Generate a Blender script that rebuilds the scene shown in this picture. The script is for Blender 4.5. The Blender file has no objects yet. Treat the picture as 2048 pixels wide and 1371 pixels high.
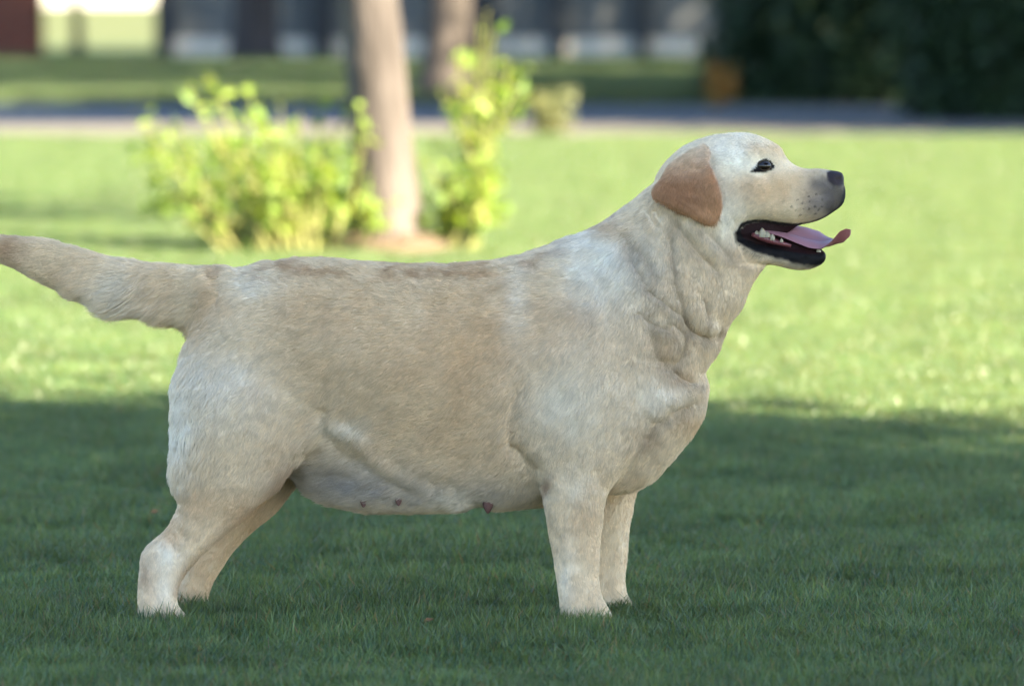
import bpy, math, random
import numpy as np
from mathutils import Vector

random.seed(7)
RNG = np.random.default_rng(11)
sc = bpy.context.scene
col = sc.collection

# ------------------------------------------------------------------ camera
FPX, CX, CY = 135.0 / 23.6 * 2048.0, 1024.0, 685.5     # photograph pixels
CAM_H, DOG_Y, HORIZON = 1.0, 9.0, -62.0
PITCH = math.atan((CY - HORIZON) / FPX)
cam_d = bpy.data.cameras.new("camera")
cam = bpy.data.objects.new("camera", cam_d)
col.objects.link(cam)
cam.location = (0, 0, CAM_H)
cam.rotation_euler = (math.pi / 2 - PITCH, 0, 0)
cam_d.lens, cam_d.sensor_width = 135.0, 23.6
cam_d.clip_start, cam_d.clip_end = 0.1, 2000
cam_d.dof.use_dof = True
cam_d.dof.focus_distance = 8.95
cam_d.dof.aperture_fstop = 3.1
sc.camera = cam

# ------------------------------------------------------------------ light
SUN_EL = math.radians(36)
SUN_H = Vector((0.80, -0.60)).normalized()             # horizontal direction towards the sun
world = bpy.data.worlds.new("World")
sc.world = world
world.use_nodes = True
wn = world.node_tree.nodes
sky = wn.new("ShaderNodeTexSky")
sky.sky_type = 'NISHITA'
sky.sun_disc = False
sky.sun_elevation = SUN_EL
sky.sun_rotation = math.atan2(SUN_H.x, SUN_H.y)
sky.air_density, sky.dust_density, sky.ozone_density = 1.0, 0.4, 2.2
wn["Background"].inputs["Strength"].default_value = 0.052
world.node_tree.links.new(sky.outputs[0], wn["Background"].inputs["Color"])
sun_d = bpy.data.lights.new("sun", 'SUN')
sun_d.energy, sun_d.angle, sun_d.color = 5.0, math.radians(0.53), (1.0, 0.85, 0.60)
sun = bpy.data.objects.new("sun", sun_d)
col.objects.link(sun)
sun.location = (12, -9, 14)
sun.rotation_euler = Vector((-SUN_H.x * math.cos(SUN_EL), -SUN_H.y * math.cos(SUN_EL), -math.sin(SUN_EL))).to_track_quat('-Z', 'Y').to_euler()
sc.view_settings.view_transform = 'Standard'
sc.view_settings.look = 'None'
sc.view_settings.gamma = 1.0
sc.view_settings.exposure = 3.45
sc.cycles.use_denoising = True
sc.cycles.max_bounces = 8
sc.cycles.diffuse_bounces = 4
sc.cycles.transmission_bounces = 4
sc.cycles.caustics_reflective = sc.cycles.caustics_refractive = False

# ------------------------------------------------------------------ pixel helpers
SP, CP = math.sin(PITCH), math.cos(PITCH)


def pix(px, py, y):
    """point on the vertical plane at distance y that a photograph pixel looks at -> x, z"""
    px, py = np.asarray(px, float), np.asarray(py, float)
    a, b = (px - CX) / FPX, (CY - py) / FPX
    t = y / (CP + b * SP)
    return a * t, CAM_H + t * (-SP + b * CP)


def to_pix(p):
    x, y, z = p[:, 0], p[:, 1], p[:, 2] - CAM_H
    d = y * CP - z * SP
    return CX + FPX * x / d, CY - FPX * (y * SP + z * CP) / d


def ground_y(py):
    return CAM_H / math.tan(PITCH + math.atan((py - CY) / FPX))


# ------------------------------------------------------------------ object helpers
def mesh_obj(name, verts, faces, mat=None, parent=None, smooth=False, **props):
    me = bpy.data.meshes.new(name)
    me.from_pydata([tuple(v) for v in verts] if not isinstance(verts, np.ndarray) else verts.tolist(), [],
                   faces.tolist() if isinstance(faces, np.ndarray) else faces)
    if mat:
        me.materials.append(mat)
    if smooth:
        me.polygons.foreach_set("use_smooth", np.ones(len(me.polygons), bool))
    me.update()
    ob = bpy.data.objects.new(name, me)
    col.objects.link(ob)
    ob.parent = parent
    for k, v in props.items():
        ob[k] = v
    return ob


def empty(name, loc, label, category, group=None):
    o = bpy.data.objects.new(name, None)
    col.objects.link(o)
    o.location = loc
    o["label"], o["category"] = label, category
    if group:
        o["group"] = group
    o.empty_display_size = 0.1
    return o


def vcol(me, cols, name="coat"):
    at = me.attributes.new(name, 'FLOAT_COLOR', 'POINT')
    c = np.ones((len(cols), 4), np.float32)
    c[:, :3] = cols
    at.data.foreach_set("color", c.ravel())


def box(x0, x1, y0, y1, z0, z1):
    v = [(x, y, z) for z in (z0, z1) for y in (y0, y1) for x in (x0, x1)]
    f = [(0, 2, 3, 1), (4, 5, 7, 6), (0, 1, 5, 4), (2, 6, 7, 3), (0, 4, 6, 2), (1, 3, 7, 5)]
    return v, f


def tube(path, radii, n=10, wob=0.0, closed=True):
    path = np.asarray(path, float)
    k = len(path)
    t = np.gradient(path, axis=0)
    t /= np.linalg.norm(t, axis=1, keepdims=True) + 1e-9
    ref = np.array([1.0, 0.1, 0.05])
    a = np.cross(t, ref); a /= np.linalg.norm(a, axis=1, keepdims=True) + 1e-9
    b = np.cross(t, a)
    ang = np.linspace(0, 2 * math.pi, n, endpoint=False)
    r = np.asarray(radii, float)[:, None] * (1 + wob * RNG.standard_normal((k, n)))
    v = path[:, None, :] + r[..., None] * (np.cos(ang)[None, :, None] * a[:, None, :] + np.sin(ang)[None, :, None] * b[:, None, :])
    v = v.reshape(-1, 3)
    f = [(i * n + j, i * n + (j + 1) % n, (i + 1) * n + (j + 1) % n, (i + 1) * n + j) for i in range(k - 1) for j in range(n)]
    if closed:
        f.append(tuple(range(n))[::-1]); f.append(tuple(range((k - 1) * n, k * n)))
    return v, f


def join(parts):
    vs, fs, o = [], [], 0
    for v, f in parts:
        vs.append(np.asarray(v, float)); fs += [tuple(i + o for i in q) for q in f]; o += len(v)
    return np.concatenate(vs), fs


# ------------------------------------------------------------------ materials
def mat_new(name):
    m = bpy.data.materials.new(name)
    m.use_nodes = True
    nt = m.node_tree
    return m, nt, nt.nodes["Principled BSDF"]


def noisy(name, c1, c2, scale=8.0, rough=0.85, bump=0.0, bump_scale=40.0, spec=0.3, detail=6.0, stretch=None):
    m, nt, p = mat_new(name)
    tc = nt.nodes.new("ShaderNodeTexCoord")
    src = tc.outputs["Object"]
    if stretch:
        mp = nt.nodes.new("ShaderNodeMapping"); mp.inputs["Scale"].default_value = stretch
        nt.links.new(src, mp.inputs[0]); src = mp.outputs[0]
    n = nt.nodes.new("ShaderNodeTexNoise")
    n.inputs["Scale"].default_value = scale; n.inputs["Detail"].default_value = detail
    nt.links.new(src, n.inputs["Vector"])
    r = nt.nodes.new("ShaderNodeValToRGB")
    r.color_ramp.elements[0].position, r.color_ramp.elements[1].position = 0.32, 0.68
    r.color_ramp.elements[0].color, r.color_ramp.elements[1].color = (*c1, 1), (*c2, 1)
    nt.links.new(n.outputs[0], r.inputs[0])
    nt.links.new(r.outputs[0], p.inputs["Base Color"])
    p.inputs["Roughness"].default_value = rough
    p.inputs["Specular IOR Level"].default_value = spec
    if bump:
        n2 = nt.nodes.new("ShaderNodeTexNoise"); n2.inputs["Scale"].default_value = bump_scale
        nt.links.new(src, n2.inputs["Vector"])
        b = nt.nodes.new("ShaderNodeBump"); b.inputs["Strength"].default_value = bump; b.inputs["Distance"].default_value = 0.02
        nt.links.new(n2.outputs[0], b.inputs["Height"]); nt.links.new(b.outputs[0], p.inputs["Normal"])
    return m


def leafy(name, attr="tint", trans=(0.3, 0.5, 0.05), tw=0.4, rough=0.5, spec=0.35):
    """leaf: reflects the tint attribute, lets a share of the light through"""
    m, nt, p = mat_new(name)
    at = nt.nodes.new("ShaderNodeAttribute"); at.attribute_name = attr
    nt.links.new(at.outputs["Color"], p.inputs["Base Color"])
    p.inputs["Roughness"].default_value = rough
    p.inputs["Specular IOR Level"].default_value = spec
    tr = nt.nodes.new("ShaderNodeBsdfTranslucent")
    mx = nt.nodes.new("ShaderNodeMix"); mx.data_type = 'RGBA'; mx.blend_type = 'MULTIPLY'; mx.inputs[0].default_value = 1.0
    nt.links.new(at.outputs["Color"], mx.inputs[6]); mx.inputs[7].default_value = (*trans, 1)
    nt.links.new(mx.outputs[2], tr.inputs["Color"])
    ms = nt.nodes.new("ShaderNodeMixShader"); ms.inputs[0].default_value = tw
    nt.links.new(p.outputs[0], ms.inputs[1]); nt.links.new(tr.outputs[0], ms.inputs[2])
    nt.links.new(ms.outputs[0], nt.nodes["Material Output"].inputs["Surface"])
    return m


def patchy(m, lo=0.72, hi=1.28):
    """vary a leaf material's tint with slow noise over the ground"""
    nt = m.node_tree
    p = nt.nodes["Principled BSDF"]
    at = p.inputs["Base Color"].links[0].from_socket
    g = nt.nodes.new("ShaderNodeNewGeometry")
    n = nt.nodes.new("ShaderNodeTexNoise"); n.inputs["Scale"].default_value = 2.6; n.inputs["Detail"].default_value = 5.0; n.inputs["Roughness"].default_value = 0.62
    nt.links.new(g.outputs["Position"], n.inputs["Vector"])
    mr = nt.nodes.new("ShaderNodeMapRange"); mr.inputs[1].default_value, mr.inputs[2].default_value = 0.3, 0.7
    mr.inputs[3].default_value, mr.inputs[4].default_value = lo, hi
    nt.links.new(n.outputs[0], mr.inputs[0])
    sc_ = nt.nodes.new("ShaderNodeVectorMath"); sc_.operation = 'SCALE'
    nt.links.new(at, sc_.inputs[0]); nt.links.new(mr.outputs[0], sc_.inputs["Scale"])
    for l in list(nt.links):
        if l.from_socket == at and l.to_node != sc_:
            to = l.to_socket; nt.links.remove(l); nt.links.new(sc_.outputs[0], to)
    return m


M = {}
M['soil'] = noisy("lawn_soil", (0.030, 0.050, 0.016), (0.055, 0.085, 0.028), 9, 0.95, 0.4, 60)
M['far_lawn'] = noisy("far_lawn", (0.042, 0.054, 0.015), (0.062, 0.074, 0.022), 1.5, 0.95, 0.3, 30)
M['blade'] = leafy("grass_blade", trans=(2.3, 1.4, 1.0), tw=0.5, rough=0.34, spec=0.6)
patchy(M['blade'])
M['asphalt'] = noisy("asphalt", (0.07, 0.074, 0.082), (0.10, 0.105, 0.115), 30, 0.9, 0.3, 90)
M['concrete'] = noisy("concrete", (0.07, 0.064, 0.056), (0.10, 0.09, 0.08), 6, 0.9, 0.2, 60)
M['mulch'] = noisy("mulch", (0.06, 0.045, 0.03), (0.10, 0.075, 0.05), 30, 0.95, 0.8, 60)
M['bark_pale'] = noisy("pale_bark", (0.040, 0.034, 0.032), (0.095, 0.082, 0.077), 7, 0.9, 0.7, 30, stretch=(1, 1, 0.25))
M['bark'] = noisy("brown_bark", (0.03, 0.026, 0.024), (0.06, 0.051, 0.047), 10, 0.9, 0.8, 30, stretch=(1, 1, 0.25))
M['bark_dark'] = noisy("dark_bark", (0.025, 0.022, 0.022), (0.06, 0.05, 0.05), 10, 0.9, 0.8, 30, stretch=(1, 1, 0.25))
M['siding'] = noisy("siding", (0.10, 0.108, 0.115), (0.135, 0.143, 0.15), 3, 0.7, 0.1, 30, stretch=(3, 1, 0.3))
M['post'] = noisy("dark_post", (0.018, 0.022, 0.03), (0.03, 0.035, 0.045), 5, 0.6)
M['roof'] = noisy("roof", (0.06, 0.055, 0.05), (0.10, 0.09, 0.08), 12, 0.9, 0.3, 30)
M['brick'] = noisy("red_brick", (0.10, 0.028, 0.018), (0.16, 0.046, 0.028), 6, 0.9, 0.3, 60)
M['mortar'] = noisy("mortar", (0.14, 0.10, 0.085), (0.2, 0.15, 0.13), 20, 0.95)
M['pale_wall'] = noisy("pale_wall", (0.40, 0.39, 0.37), (0.48, 0.47, 0.45), 2, 0.8)
M['footing'] = noisy("pale_footing", (0.55, 0.52, 0.47), (0.66, 0.63, 0.58), 4, 0.9, 0.2, 40)
M['glass'] = noisy("window_glass", (0.02, 0.025, 0.03), (0.03, 0.035, 0.04), 2, 0.05, spec=0.6)
M['shrub_leaf'] = leafy("yellow_green_leaf", trans=(1.5, 1.25, 0.5), tw=0.5)
M['tree_leaf'] = leafy("tree_leaf", trans=(1.3, 1.2, 0.5), tw=0.25)
M['dark_leaf'] = leafy("evergreen_leaf", trans=(1.0, 1.0, 0.6), tw=0.1, rough=0.6)
M['stem'] = noisy("green_stem", (0.12, 0.13, 0.04), (0.2, 0.2, 0.07), 20, 0.8)

# ------------------------------------------------------------------ the setting
KERB0, KERB1 = ground_y(276), ground_y(251)
ST0, ST1 = KERB1, ground_y(206)
HOUSE_Y = ground_y(122)


def sheet(name, x0, x1, y0, y1, z, mat, **kw):
    return mesh_obj(name, [(x0, y0, z), (x1, y0, z), (x1, y1, z), (x0, y1, z)], [(0, 1, 2, 3)], mat, **kw)


sheet("ground", -700, 700, -300, 1500, -0.02, M['far_lawn'], kind="structure")
sheet("lawn", -40, 40, -25, KERB0, -0.004, M['soil'], kind="structure")
v, f = box(-60, 60, KERB0, KERB1, -0.3, 0.012)
mesh_obj("sidewalk", v, f, M['concrete'], kind="structure")
sheet("street", -60, 60, ST0, ST1, -0.012, M['asphalt'], kind="structure")
sheet("verge", -40, 40, ST1, HOUSE_Y + 14, -0.006, M['soil'], kind="structure")


def grass_tile(n, radius, hmin, hmax, width, seed):
    r = np.random.default_rng(seed)
    rad = radius * np.sqrt(r.random(n)); an = r.random(n) * 2 * math.pi
    base = np.stack([rad * np.cos(an), rad * np.sin(an), np.zeros(n)], 1)
    h = hmin + (hmax - hmin) * r.random(n) ** 1.4
    h *= 1 + 0.25 * np.sin(base[:, 0] * 31 + seed) * np.sin(base[:, 1] * 27)
    th = r.random(n) * 2 * math.pi
    lean = np.stack([np.cos(th), np.sin(th), 0 * th], 1)
    side = np.stack([-np.sin(th), np.cos(th), 0 * th], 1)
    face = r.random(n) * math.pi
    side = side * np.cos(face)[:, None] + lean * np.sin(face)[:, None]
    bend = (0.15 + 0.75 * r.random(n) ** 1.5) * h
    w = width * (0.55 + 1.0 * r.random(n) ** 1.6)
    tall = r.random(n) < 0.02
    h[tall] *= 1.45; bend[tall] *= 1.3
    up = np.array([0, 0, 1.0])
    vs = []
    for t, ww in ((0, 1.0), (0.5, 0.85)):
        c = base + up * (h * t)[:, None] + lean * (bend * t * t)[:, None]
        vs += [c - side * (w * ww / 2)[:, None], c + side * (w * ww / 2)[:, None]]
    tip = base + up * (h * 0.97)[:, None] + lean * bend[:, None]
    vs.append(tip)
    V = np.stack(vs, 1).reshape(-1, 3)
    i = np.arange(n)[:, None] * 5
    F = [tuple(q) for q in (i + np.array([0, 1, 3, 2])).tolist()] + [tuple(q) for q in (i + np.array([2, 3, 4])).tolist()]
    g = r.random(n)
    c = np.stack([0.051 + 0.078 * g, 0.100 + 0.110 * g, 0.036 + 0.030 * g], 1)
    dry = r.random(n) < 0.06
    c[dry] = (0.19, 0.16, 0.075)
    blue = r.random(n) < 0.25
    c[blue] *= (0.7, 0.9, 1.25)
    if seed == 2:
        c *= 0.7  # verge grass: tree shade painted in as a darker blade tint
    C = np.repeat(c, 5, 0)
    return V, F, C


def grass_field(name, x0, x1, y0, y1, step, n, radius, hmin, hmax, width, seed, z=0.0):
    V, F, C = grass_tile(n, radius, hmin, hmax, width, seed)
    ob = mesh_obj(name, V, F, M['blade'], kind="stuff", label="short mown lawn grass around the dog" if seed == 1 else "short shaded grass between the street and the grey house", category="grass")
    vcol(ob.data, C, "tint")
    ng = bpy.data.node_groups.new(name, 'GeometryNodeTree')
    ng.interface.new_socket("Geometry", in_out='INPUT', socket_type='NodeSocketGeometry')
    ng.interface.new_socket("Geometry", in_out='OUTPUT', socket_type='NodeSocketGeometry')
    N, L = ng.nodes, ng.links
    gi, go = N.new('NodeGroupInput'), N.new('NodeGroupOutput')
    grid = N.new('GeometryNodeMeshGrid')
    nx, ny = int((x1 - x0) / step), int((y1 - y0) / step)
    grid.inputs['Size X'].default_value, grid.inputs['Size Y'].default_value = x1 - x0, y1 - y0
    grid.inputs['Vertices X'].default_value, grid.inputs['Vertices Y'].default_value = nx, ny
    sp = N.new('GeometryNodeSetPosition')
    rv = N.new('FunctionNodeRandomValue'); rv.data_type = 'FLOAT_VECTOR'
    j = step * 0.35
    rv.inputs[0].default_value = ((x0 + x1) / 2 - j, (y0 + y1) / 2 - j, z)
    rv.inputs[1].default_value = ((x0 + x1) / 2 + j, (y0 + y1) / 2 + j, z)
    L.new(grid.outputs[0], sp.inputs['Geometry']); L.new(rv.outputs[0], sp.inputs['Offset'])
    rr = N.new('FunctionNodeRandomValue'); rr.data_type = 'FLOAT_VECTOR'; rr.inputs['Seed'].default_value = 3
    rr.inputs[0].default_value, rr.inputs[1].default_value = (0, 0, 0), (0, 0, 6.283)
    rs = N.new('FunctionNodeRandomValue'); rs.data_type = 'FLOAT_VECTOR'; rs.inputs['Seed'].default_value = 5
    rs.inputs[0].default_value, rs.inputs[1].default_value = (1, 1, 0.75), (1, 1, 1.2)
    ip = N.new('GeometryNodeInstanceOnPoints')
    L.new(sp.outputs[0], ip.inputs['Points']); L.new(gi.outputs[0], ip.inputs['Instance'])
    L.new(rr.outputs[0], ip.inputs['Rotation']); L.new(rs.outputs[0], ip.inputs['Scale'])
    L.new(ip.outputs[0], go.inputs[0])
    md = ob.modifiers.new("field", 'NODES'); md.node_group = ng
    return ob


grass_field("lawn_grass", -5.5, 5.5, 6.6, KERB0 - 0.25, 0.33, 9500, 0.27, 0.013, 0.034, 0.0021, 1)
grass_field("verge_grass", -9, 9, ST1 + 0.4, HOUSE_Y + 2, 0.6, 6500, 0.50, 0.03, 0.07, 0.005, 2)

# ------------------------------------------------------------------ leaves and trees
def leaf_mesh(pos, direc, normal, length, width, cols):
    """one folded four-triangle leaf per row"""
    d = direc / (np.linalg.norm(direc, axis=1, keepdims=True) + 1e-9)
    s = np.cross(d, normal); s /= np.linalg.norm(s, axis=1, keepdims=True) + 1e-9
    u = np.cross(s, d)
    l, w = length[:, None], width[:, None]
    mid = pos + d * l * 0.5 - u * w * 0.16
    V = np.stack([pos, pos + d * l * 0.42 + s * w * 0.5, pos + d * l - u * l * 0.12, pos + d * l * 0.42 - s * w * 0.5, mid], 1).reshape(-1, 3)
    i = (np.arange(len(pos)) * 5)[:, None]
    F = np.concatenate([i + np.array(q) for q in ((0, 1, 4), (1, 2, 4), (2, 3, 4), (3, 0, 4))])
    return V, F, np.repeat(cols, 5, 0)


def rand_dirs(n, r=RNG):
    d = r.standard_normal((n, 3))
    return d / np.linalg.norm(d, axis=1, keepdims=True)


def tint(n, a, b, r=RNG):
    g = r.random(n)[:, None]
    return np.array(a) * (1 - g) + np.array(b) * g


def foliage(name, pos, length, mat, ca, cb, parent=None, droop=0.3, **kw):
    n = len(pos)
    d = rand_dirs(n); d[:, 2] -= droop
    ln = length * (0.55 + 0.95 * RNG.random(n) ** 1.4)
    V, F, C = leaf_mesh(pos, d, rand_dirs(n) + np.array([0, 0, 1.2]), ln, ln * (0.5 + 0.2 * RNG.random(n)), tint(n, ca, cb))
    ob = mesh_obj(name, V, F, mat, parent, **kw)
    vcol(ob.data, C, "tint")
    return ob


def tree(x, y, r0, height, crown_c, crown_r, nleaf, leaf, bark, label, ca, cb, group=None, lean=(0, 0), clumps=70, flare=1.5, fluff=0.17):
    t = empty("tree", (x, y, 0), label, "tree", group)
    zs = np.array([-0.1, 0.05, 0.18, 0.4, 0.8, 1.3, 2.0, 2.8, height * 0.75, height])
    zs = np.sort(zs)
    rr = r0 * np.interp(zs, [0, 0.12, 0.4, 2.0, height], [flare, 1.25, 1.05, 0.92, 0.35])
    path = np.stack([lean[0] * zs + 0.02 * np.sin(zs * 2.3 + x), lean[1] * zs + 0.02 * np.cos(zs * 1.7), zs], 1)
    v, f = tube(path, rr, 18, 0.045)
    mesh_obj("trunk", v, f, bark, t, smooth=True)
    cc, cr = np.array(crown_c, float) - (x, y, 0), np.array(crown_r, float)
    limbs = []
    for i in range(9):
        a = i * 2.4 + x
        z0 = height * (0.5 + 0.45 * i / 9)
        s = np.array([lean[0] * z0, lean[1] * z0, z0])
        e = cc + cr * 0.72 * np.array([math.cos(a), math.sin(a), 0.9 * (i / 9.0) - 0.2])
        m = (s + e) / 2 + np.array([0, 0, 0.25])
        pts = np.array([s, s * 0.6 + m * 0.4, m, e]); limbs.append(tube(pts, [r0 * 0.42, r0 * 0.33, r0 * 0.22, r0 * 0.06], 8))
    v, f = join(limbs)
    mesh_obj("limbs", v, f, bark, t, smooth=True)
    k = rand_dirs(clumps) * (RNG.random((clumps, 1)) ** 0.4) * 0.88
    cen = cc + k * cr
    which = RNG.integers(0, clumps, nleaf)
    pos = cen[which] + RNG.standard_normal((nleaf, 3)) * (cr * fluff)
    foliage("crown", pos, leaf, M['tree_leaf'], ca, cb, t)
    return t


GA, GB = (0.035, 0.075, 0.02), (0.07, 0.13, 0.035)
TREE_Y = ground_y(508)
tx = float(pix(780, 508, TREE_Y)[0])
tree(tx, TREE_Y, 0.104, 5.5, (tx + 1.0, TREE_Y, 4.2), (2.4, 2.2, 1.4), 11000, 0.11, M['bark_pale'],
     "slender pale-barked tree with leafy suckers around its foot", GA, GB, flare=1.2, lean=(-0.10, 0.0), clumps=45)
y2 = ground_y(200); x2 = float(pix(893, 200, y2)[0])
tree(x2, y2, 0.17, 7.5, (x2, y2, 6.8), (3.6, 3.6, 2.6), 16000, 0.15, M['bark'], "grey-brown street tree standing beside the far edge of the street", GA, GB, group=None)
y3 = ground_y(128); x3 = float(pix(512, 128, y3)[0])
tree(x3, y3, 0.23, 7.5, (x3, y3, 6.8), (3.8, 3.0, 2.6), 16000, 0.15, M['bark_dark'], "dark thick tree trunk against the grey house wall", GA, GB)
y4 = ground_y(118); x4 = float(pix(152, 118, y4)[0])
tree(x4, y4, 0.055, 4.5, (x4, y4, 4.4), (1.3, 1.3, 1.2), 2500, 0.12, M['bark'], "thin young tree on the lawn left of the grey house", GA, GB, clumps=25)
# the trees that stand beside the picture and throw the shade across it
tree(5.9, 4.0, 0.30, 7.0, (4.6, 4.7, 5.6), (3.8, 4.5, 2.1), 105000, 0.13, M['bark'], "broad leafy tree whose crown shades the dog", GA, GB, clumps=320, fluff=0.10)
tree(7.6, 36.2, 0.22, 8.0, (7.6, 36.2, 6.6), (3.4, 2.8, 2.0), 30000, 0.16, M['bark'], "street tree by the sidewalk past the dark evergreen shrubs", GA, GB, clumps=80)
tree(5.4, 35.0, 0.2, 8.0, (5.0, 35.3, 6.6), (2.9, 2.5, 1.8), 24000, 0.16, M['bark'], "slim street tree at the lawn's edge, facing the dark evergreen shrubs", GA, GB, clumps=80)
tree(12.4, 32.0, 0.28, 8.0, (11.9, 32.4, 6.6), (3.5, 3.4, 2.4), 30000, 0.17, M['bark'], "tall lawn tree well past the dark evergreen shrubs", GA, GB, clumps=110)
tree(10.5, 46.5, 0.28, 8.0, (9.6, 44.8, 6.6), (4.6, 5.6, 2.8), 44000, 0.17, M['bark'], "tall tree between the street and the end of the grey house", GA, GB, clumps=120)
tree(11.5, 56.6, 0.28, 8.0, (10.4, 56.6, 6.6), (4.8, 4.4, 2.8), 34000, 0.17, M['bark'], "tall tree in front of the end of the grey house", GA, GB, clumps=120)
tree(3.1, 46.6, 0.2, 8.0, (3.3, 46.4, 6.8), (3.4, 4.0, 2.4), 26000, 0.17, M['bark'], "shade tree right behind the dark evergreen shrubs", GA, GB, clumps=90)
tree(4.9, 56.6, 0.2, 8.0, (4.6, 56.4, 6.6), (3.8, 4.2, 2.6), 30000, 0.17, M['bark'], "shade tree between the evergreen shrubs and the grey house", GA, GB, clumps=100)

# mulch mound at the foot of the tree
n, rings = 40, 6
V, F = [(0, 0, 0.07)], []
for k in range(1, rings + 1):
    for j in range(n):
        a = 2 * math.pi * j / n
        rr = 0.30 * k / rings * (1 + 0.10 * math.sin(3 * a) + 0.05 * RNG.standard_normal())
        V.append((rr * math.cos(a), rr * math.sin(a), 0.075 * (1 - (k / rings) ** 3) + 0.008 * RNG.standard_normal() - (0.02 if k == rings else 0)))
F += [(0, 1 + j, 1 + (j + 1) % n) for j in range(n)]
F += [(1 + (k - 1) * n + j, 1 + k * n + j, 1 + k * n + (j + 1) % n, 1 + (k - 1) * n + (j + 1) % n) for k in range(1, rings) for j in range(n)]
mo = mesh_obj("mulch_mound", V, F, M['mulch'], smooth=True, kind="structure")
mo.location = (tx + 0.02, TREE_Y, 0)

# ------------------------------------------------------------------ suckers and small shrubs
def sprout(name, label, root, stems, leaf, mat, ca, cb, per=26, spread=0.05, category="shrub"):
    """stems: list of (base xyz, tip xyz); each stem carries leaves along its upper part"""
    t = empty(name, root, label, category)
    sv, pos = [], []
    for b, e in stems:
        b, e = np.array(b) - root, np.array(e) - root
        m = (b + e) / 2 + np.array([0, 0, 0.25 * np.linalg.norm((e - b)[:2])]) + RNG.standard_normal(3) * 0.02
        ts = np.linspace(0, 1, 6)[:, None]
        p = (1 - ts) ** 2 * b + 2 * ts * (1 - ts) * m + ts ** 2 * e
        sv.append(tube(p, np.linspace(0.008, 0.002, 6), 5))
        tt = (0.25 + 0.75 * RNG.random(per) ** 0.8)[:, None]
        pos.append((1 - tt) ** 2 * b + 2 * tt * (1 - tt) * m + tt ** 2 * e + RNG.standard_normal((per, 3)) * spread * (1.1 - 0.6 * tt))
    v, f = join(sv)
    mesh_obj("stems", v, f, M['stem'], t)
    foliage("leaves", np.concatenate(pos), leaf, mat, ca, cb, t, droop=0.1)
    return t


YA, YB = (0.11, 0.20, 0.035), (0.22, 0.30, 0.06)
stems = []
tips = [(285, 260), (310, 235), (275, 310), (290, 345), (395, 215), (560, 205), (735, 260), (745, 330), (760, 420), (418, 150), (430, 190), (495, 180), (520, 230), (640, 205), (600, 225), (690, 235), (720, 215), (300, 290), (340, 250), (262, 235), (375, 175), (330, 300), (470, 235)]
for k in range(78):
    a = float(np.clip(RNG.normal(555, 120), 285, 755))
    top = 245 + 130 * ((a - 530) / 240) ** 2
    tips.append((a, RNG.uniform(top, 480 - 60 * abs(a - 570) / 280)))
for (a, b) in tips:
    yy = TREE_Y + RNG.uniform(-0.35, 0.3)
    X, Z = pix(a, b, yy)
    bx = np.clip(float(X) * 0.6 + 0.4 * (tx - 0.28) + RNG.uniform(-0.06, 0.10), tx - 0.58, tx + 0.02)
    stems.append(((bx, TREE_Y + RNG.uniform(-0.25, 0.2), 0.02), (float(X), yy, max(float(Z), 0.06))))
sprout("sucker_shrub", "bushy yellow-green suckers left of the pale tree trunk", np.array((tx - 0.35, TREE_Y, 0.0)), stems, 0.048, M['shrub_leaf'], YA, YB, per=16, spread=0.036)
stems = []
for (a, b) in [(975, 20), (985, 60), (960, 40), (1000, 120), (1035, 170), (940, 100), (915, 120), (1045, 185), (900, 190), (985, 190), (1020, 130), (930, 220), (880, 185), (960, 215), (1000, 225)]:
    yy = TREE_Y + RNG.uniform(-0.1, 0.1); X, Z = pix(a, b, yy)
    bx, bz = pix(955, max(b + 150, 330) if b > 100 else 505, yy)
    stems.append(((float(bx), TREE_Y + RNG.uniform(-0.03, 0.03), max(float(bz), 0.02)), (float(X), yy, float(Z))))
for k in range(26):
    a, b = RNG.uniform(835, 1000), RNG.uniform(280, 450)
    yy = TREE_Y + RNG.uniform(-0.2, 0.2); X, Z = pix(a, b, yy)
    stems.append(((float(pix(930, 505, yy)[0]) + RNG.uniform(-0.08, 0.04), TREE_Y + RNG.uniform(-0.1, 0.1), 0.02), (float(X), yy, float(Z))))
sprout("sapling", "tall thin yellow-green sapling right of the pale tree trunk", np.array((tx + 0.32, TREE_Y, 0.0)), stems, 0.05, M['shrub_leaf'], YA, YB, per=15, spread=0.035, category="sapling")
yk = KERB0 + 0.3
stems = []
for k in range(22):
    X, Z = pix(RNG.uniform(1062, 1150), RNG.uniform(172, 240), yk)
    stems.append(((float(pix(1105, 262, yk)[0]) + RNG.uniform(-0.08, 0.08), yk, 0.0), (float(X), yk + RNG.uniform(-0.1, 0.1), float(Z))))
sprout("pale_plant", "small pale grey-green plant by the sidewalk", np.array((float(pix(1105, 262, yk)[0]), yk, 0.0)), stems, 0.05, M['shrub_leaf'], (0.13, 0.16, 0.08), (0.2, 0.22, 0.13), per=14, spread=0.03, category="plant")
yo = ground_y(212)
stems = []
for k in range(16):
    X, Z = pix(RNG.uniform(1415, 1470), RNG.uniform(128, 190), yo)
    stems.append(((float(pix(1432, 212, yo)[0]) + RNG.uniform(-0.06, 0.06), yo, 0.0), (float(X), yo + RNG.uniform(-0.08, 0.08), float(Z))))
sprout("orange_plant", "small orange-yellow leafy plant beside the dark evergreen", np.array((float(pix(1432, 212, yo)[0]), yo, 0.0)), stems, 0.06, M['shrub_leaf'], (0.30, 0.15, 0.04), (0.38, 0.21, 0.06), per=14, spread=0.03, category="plant")


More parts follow.
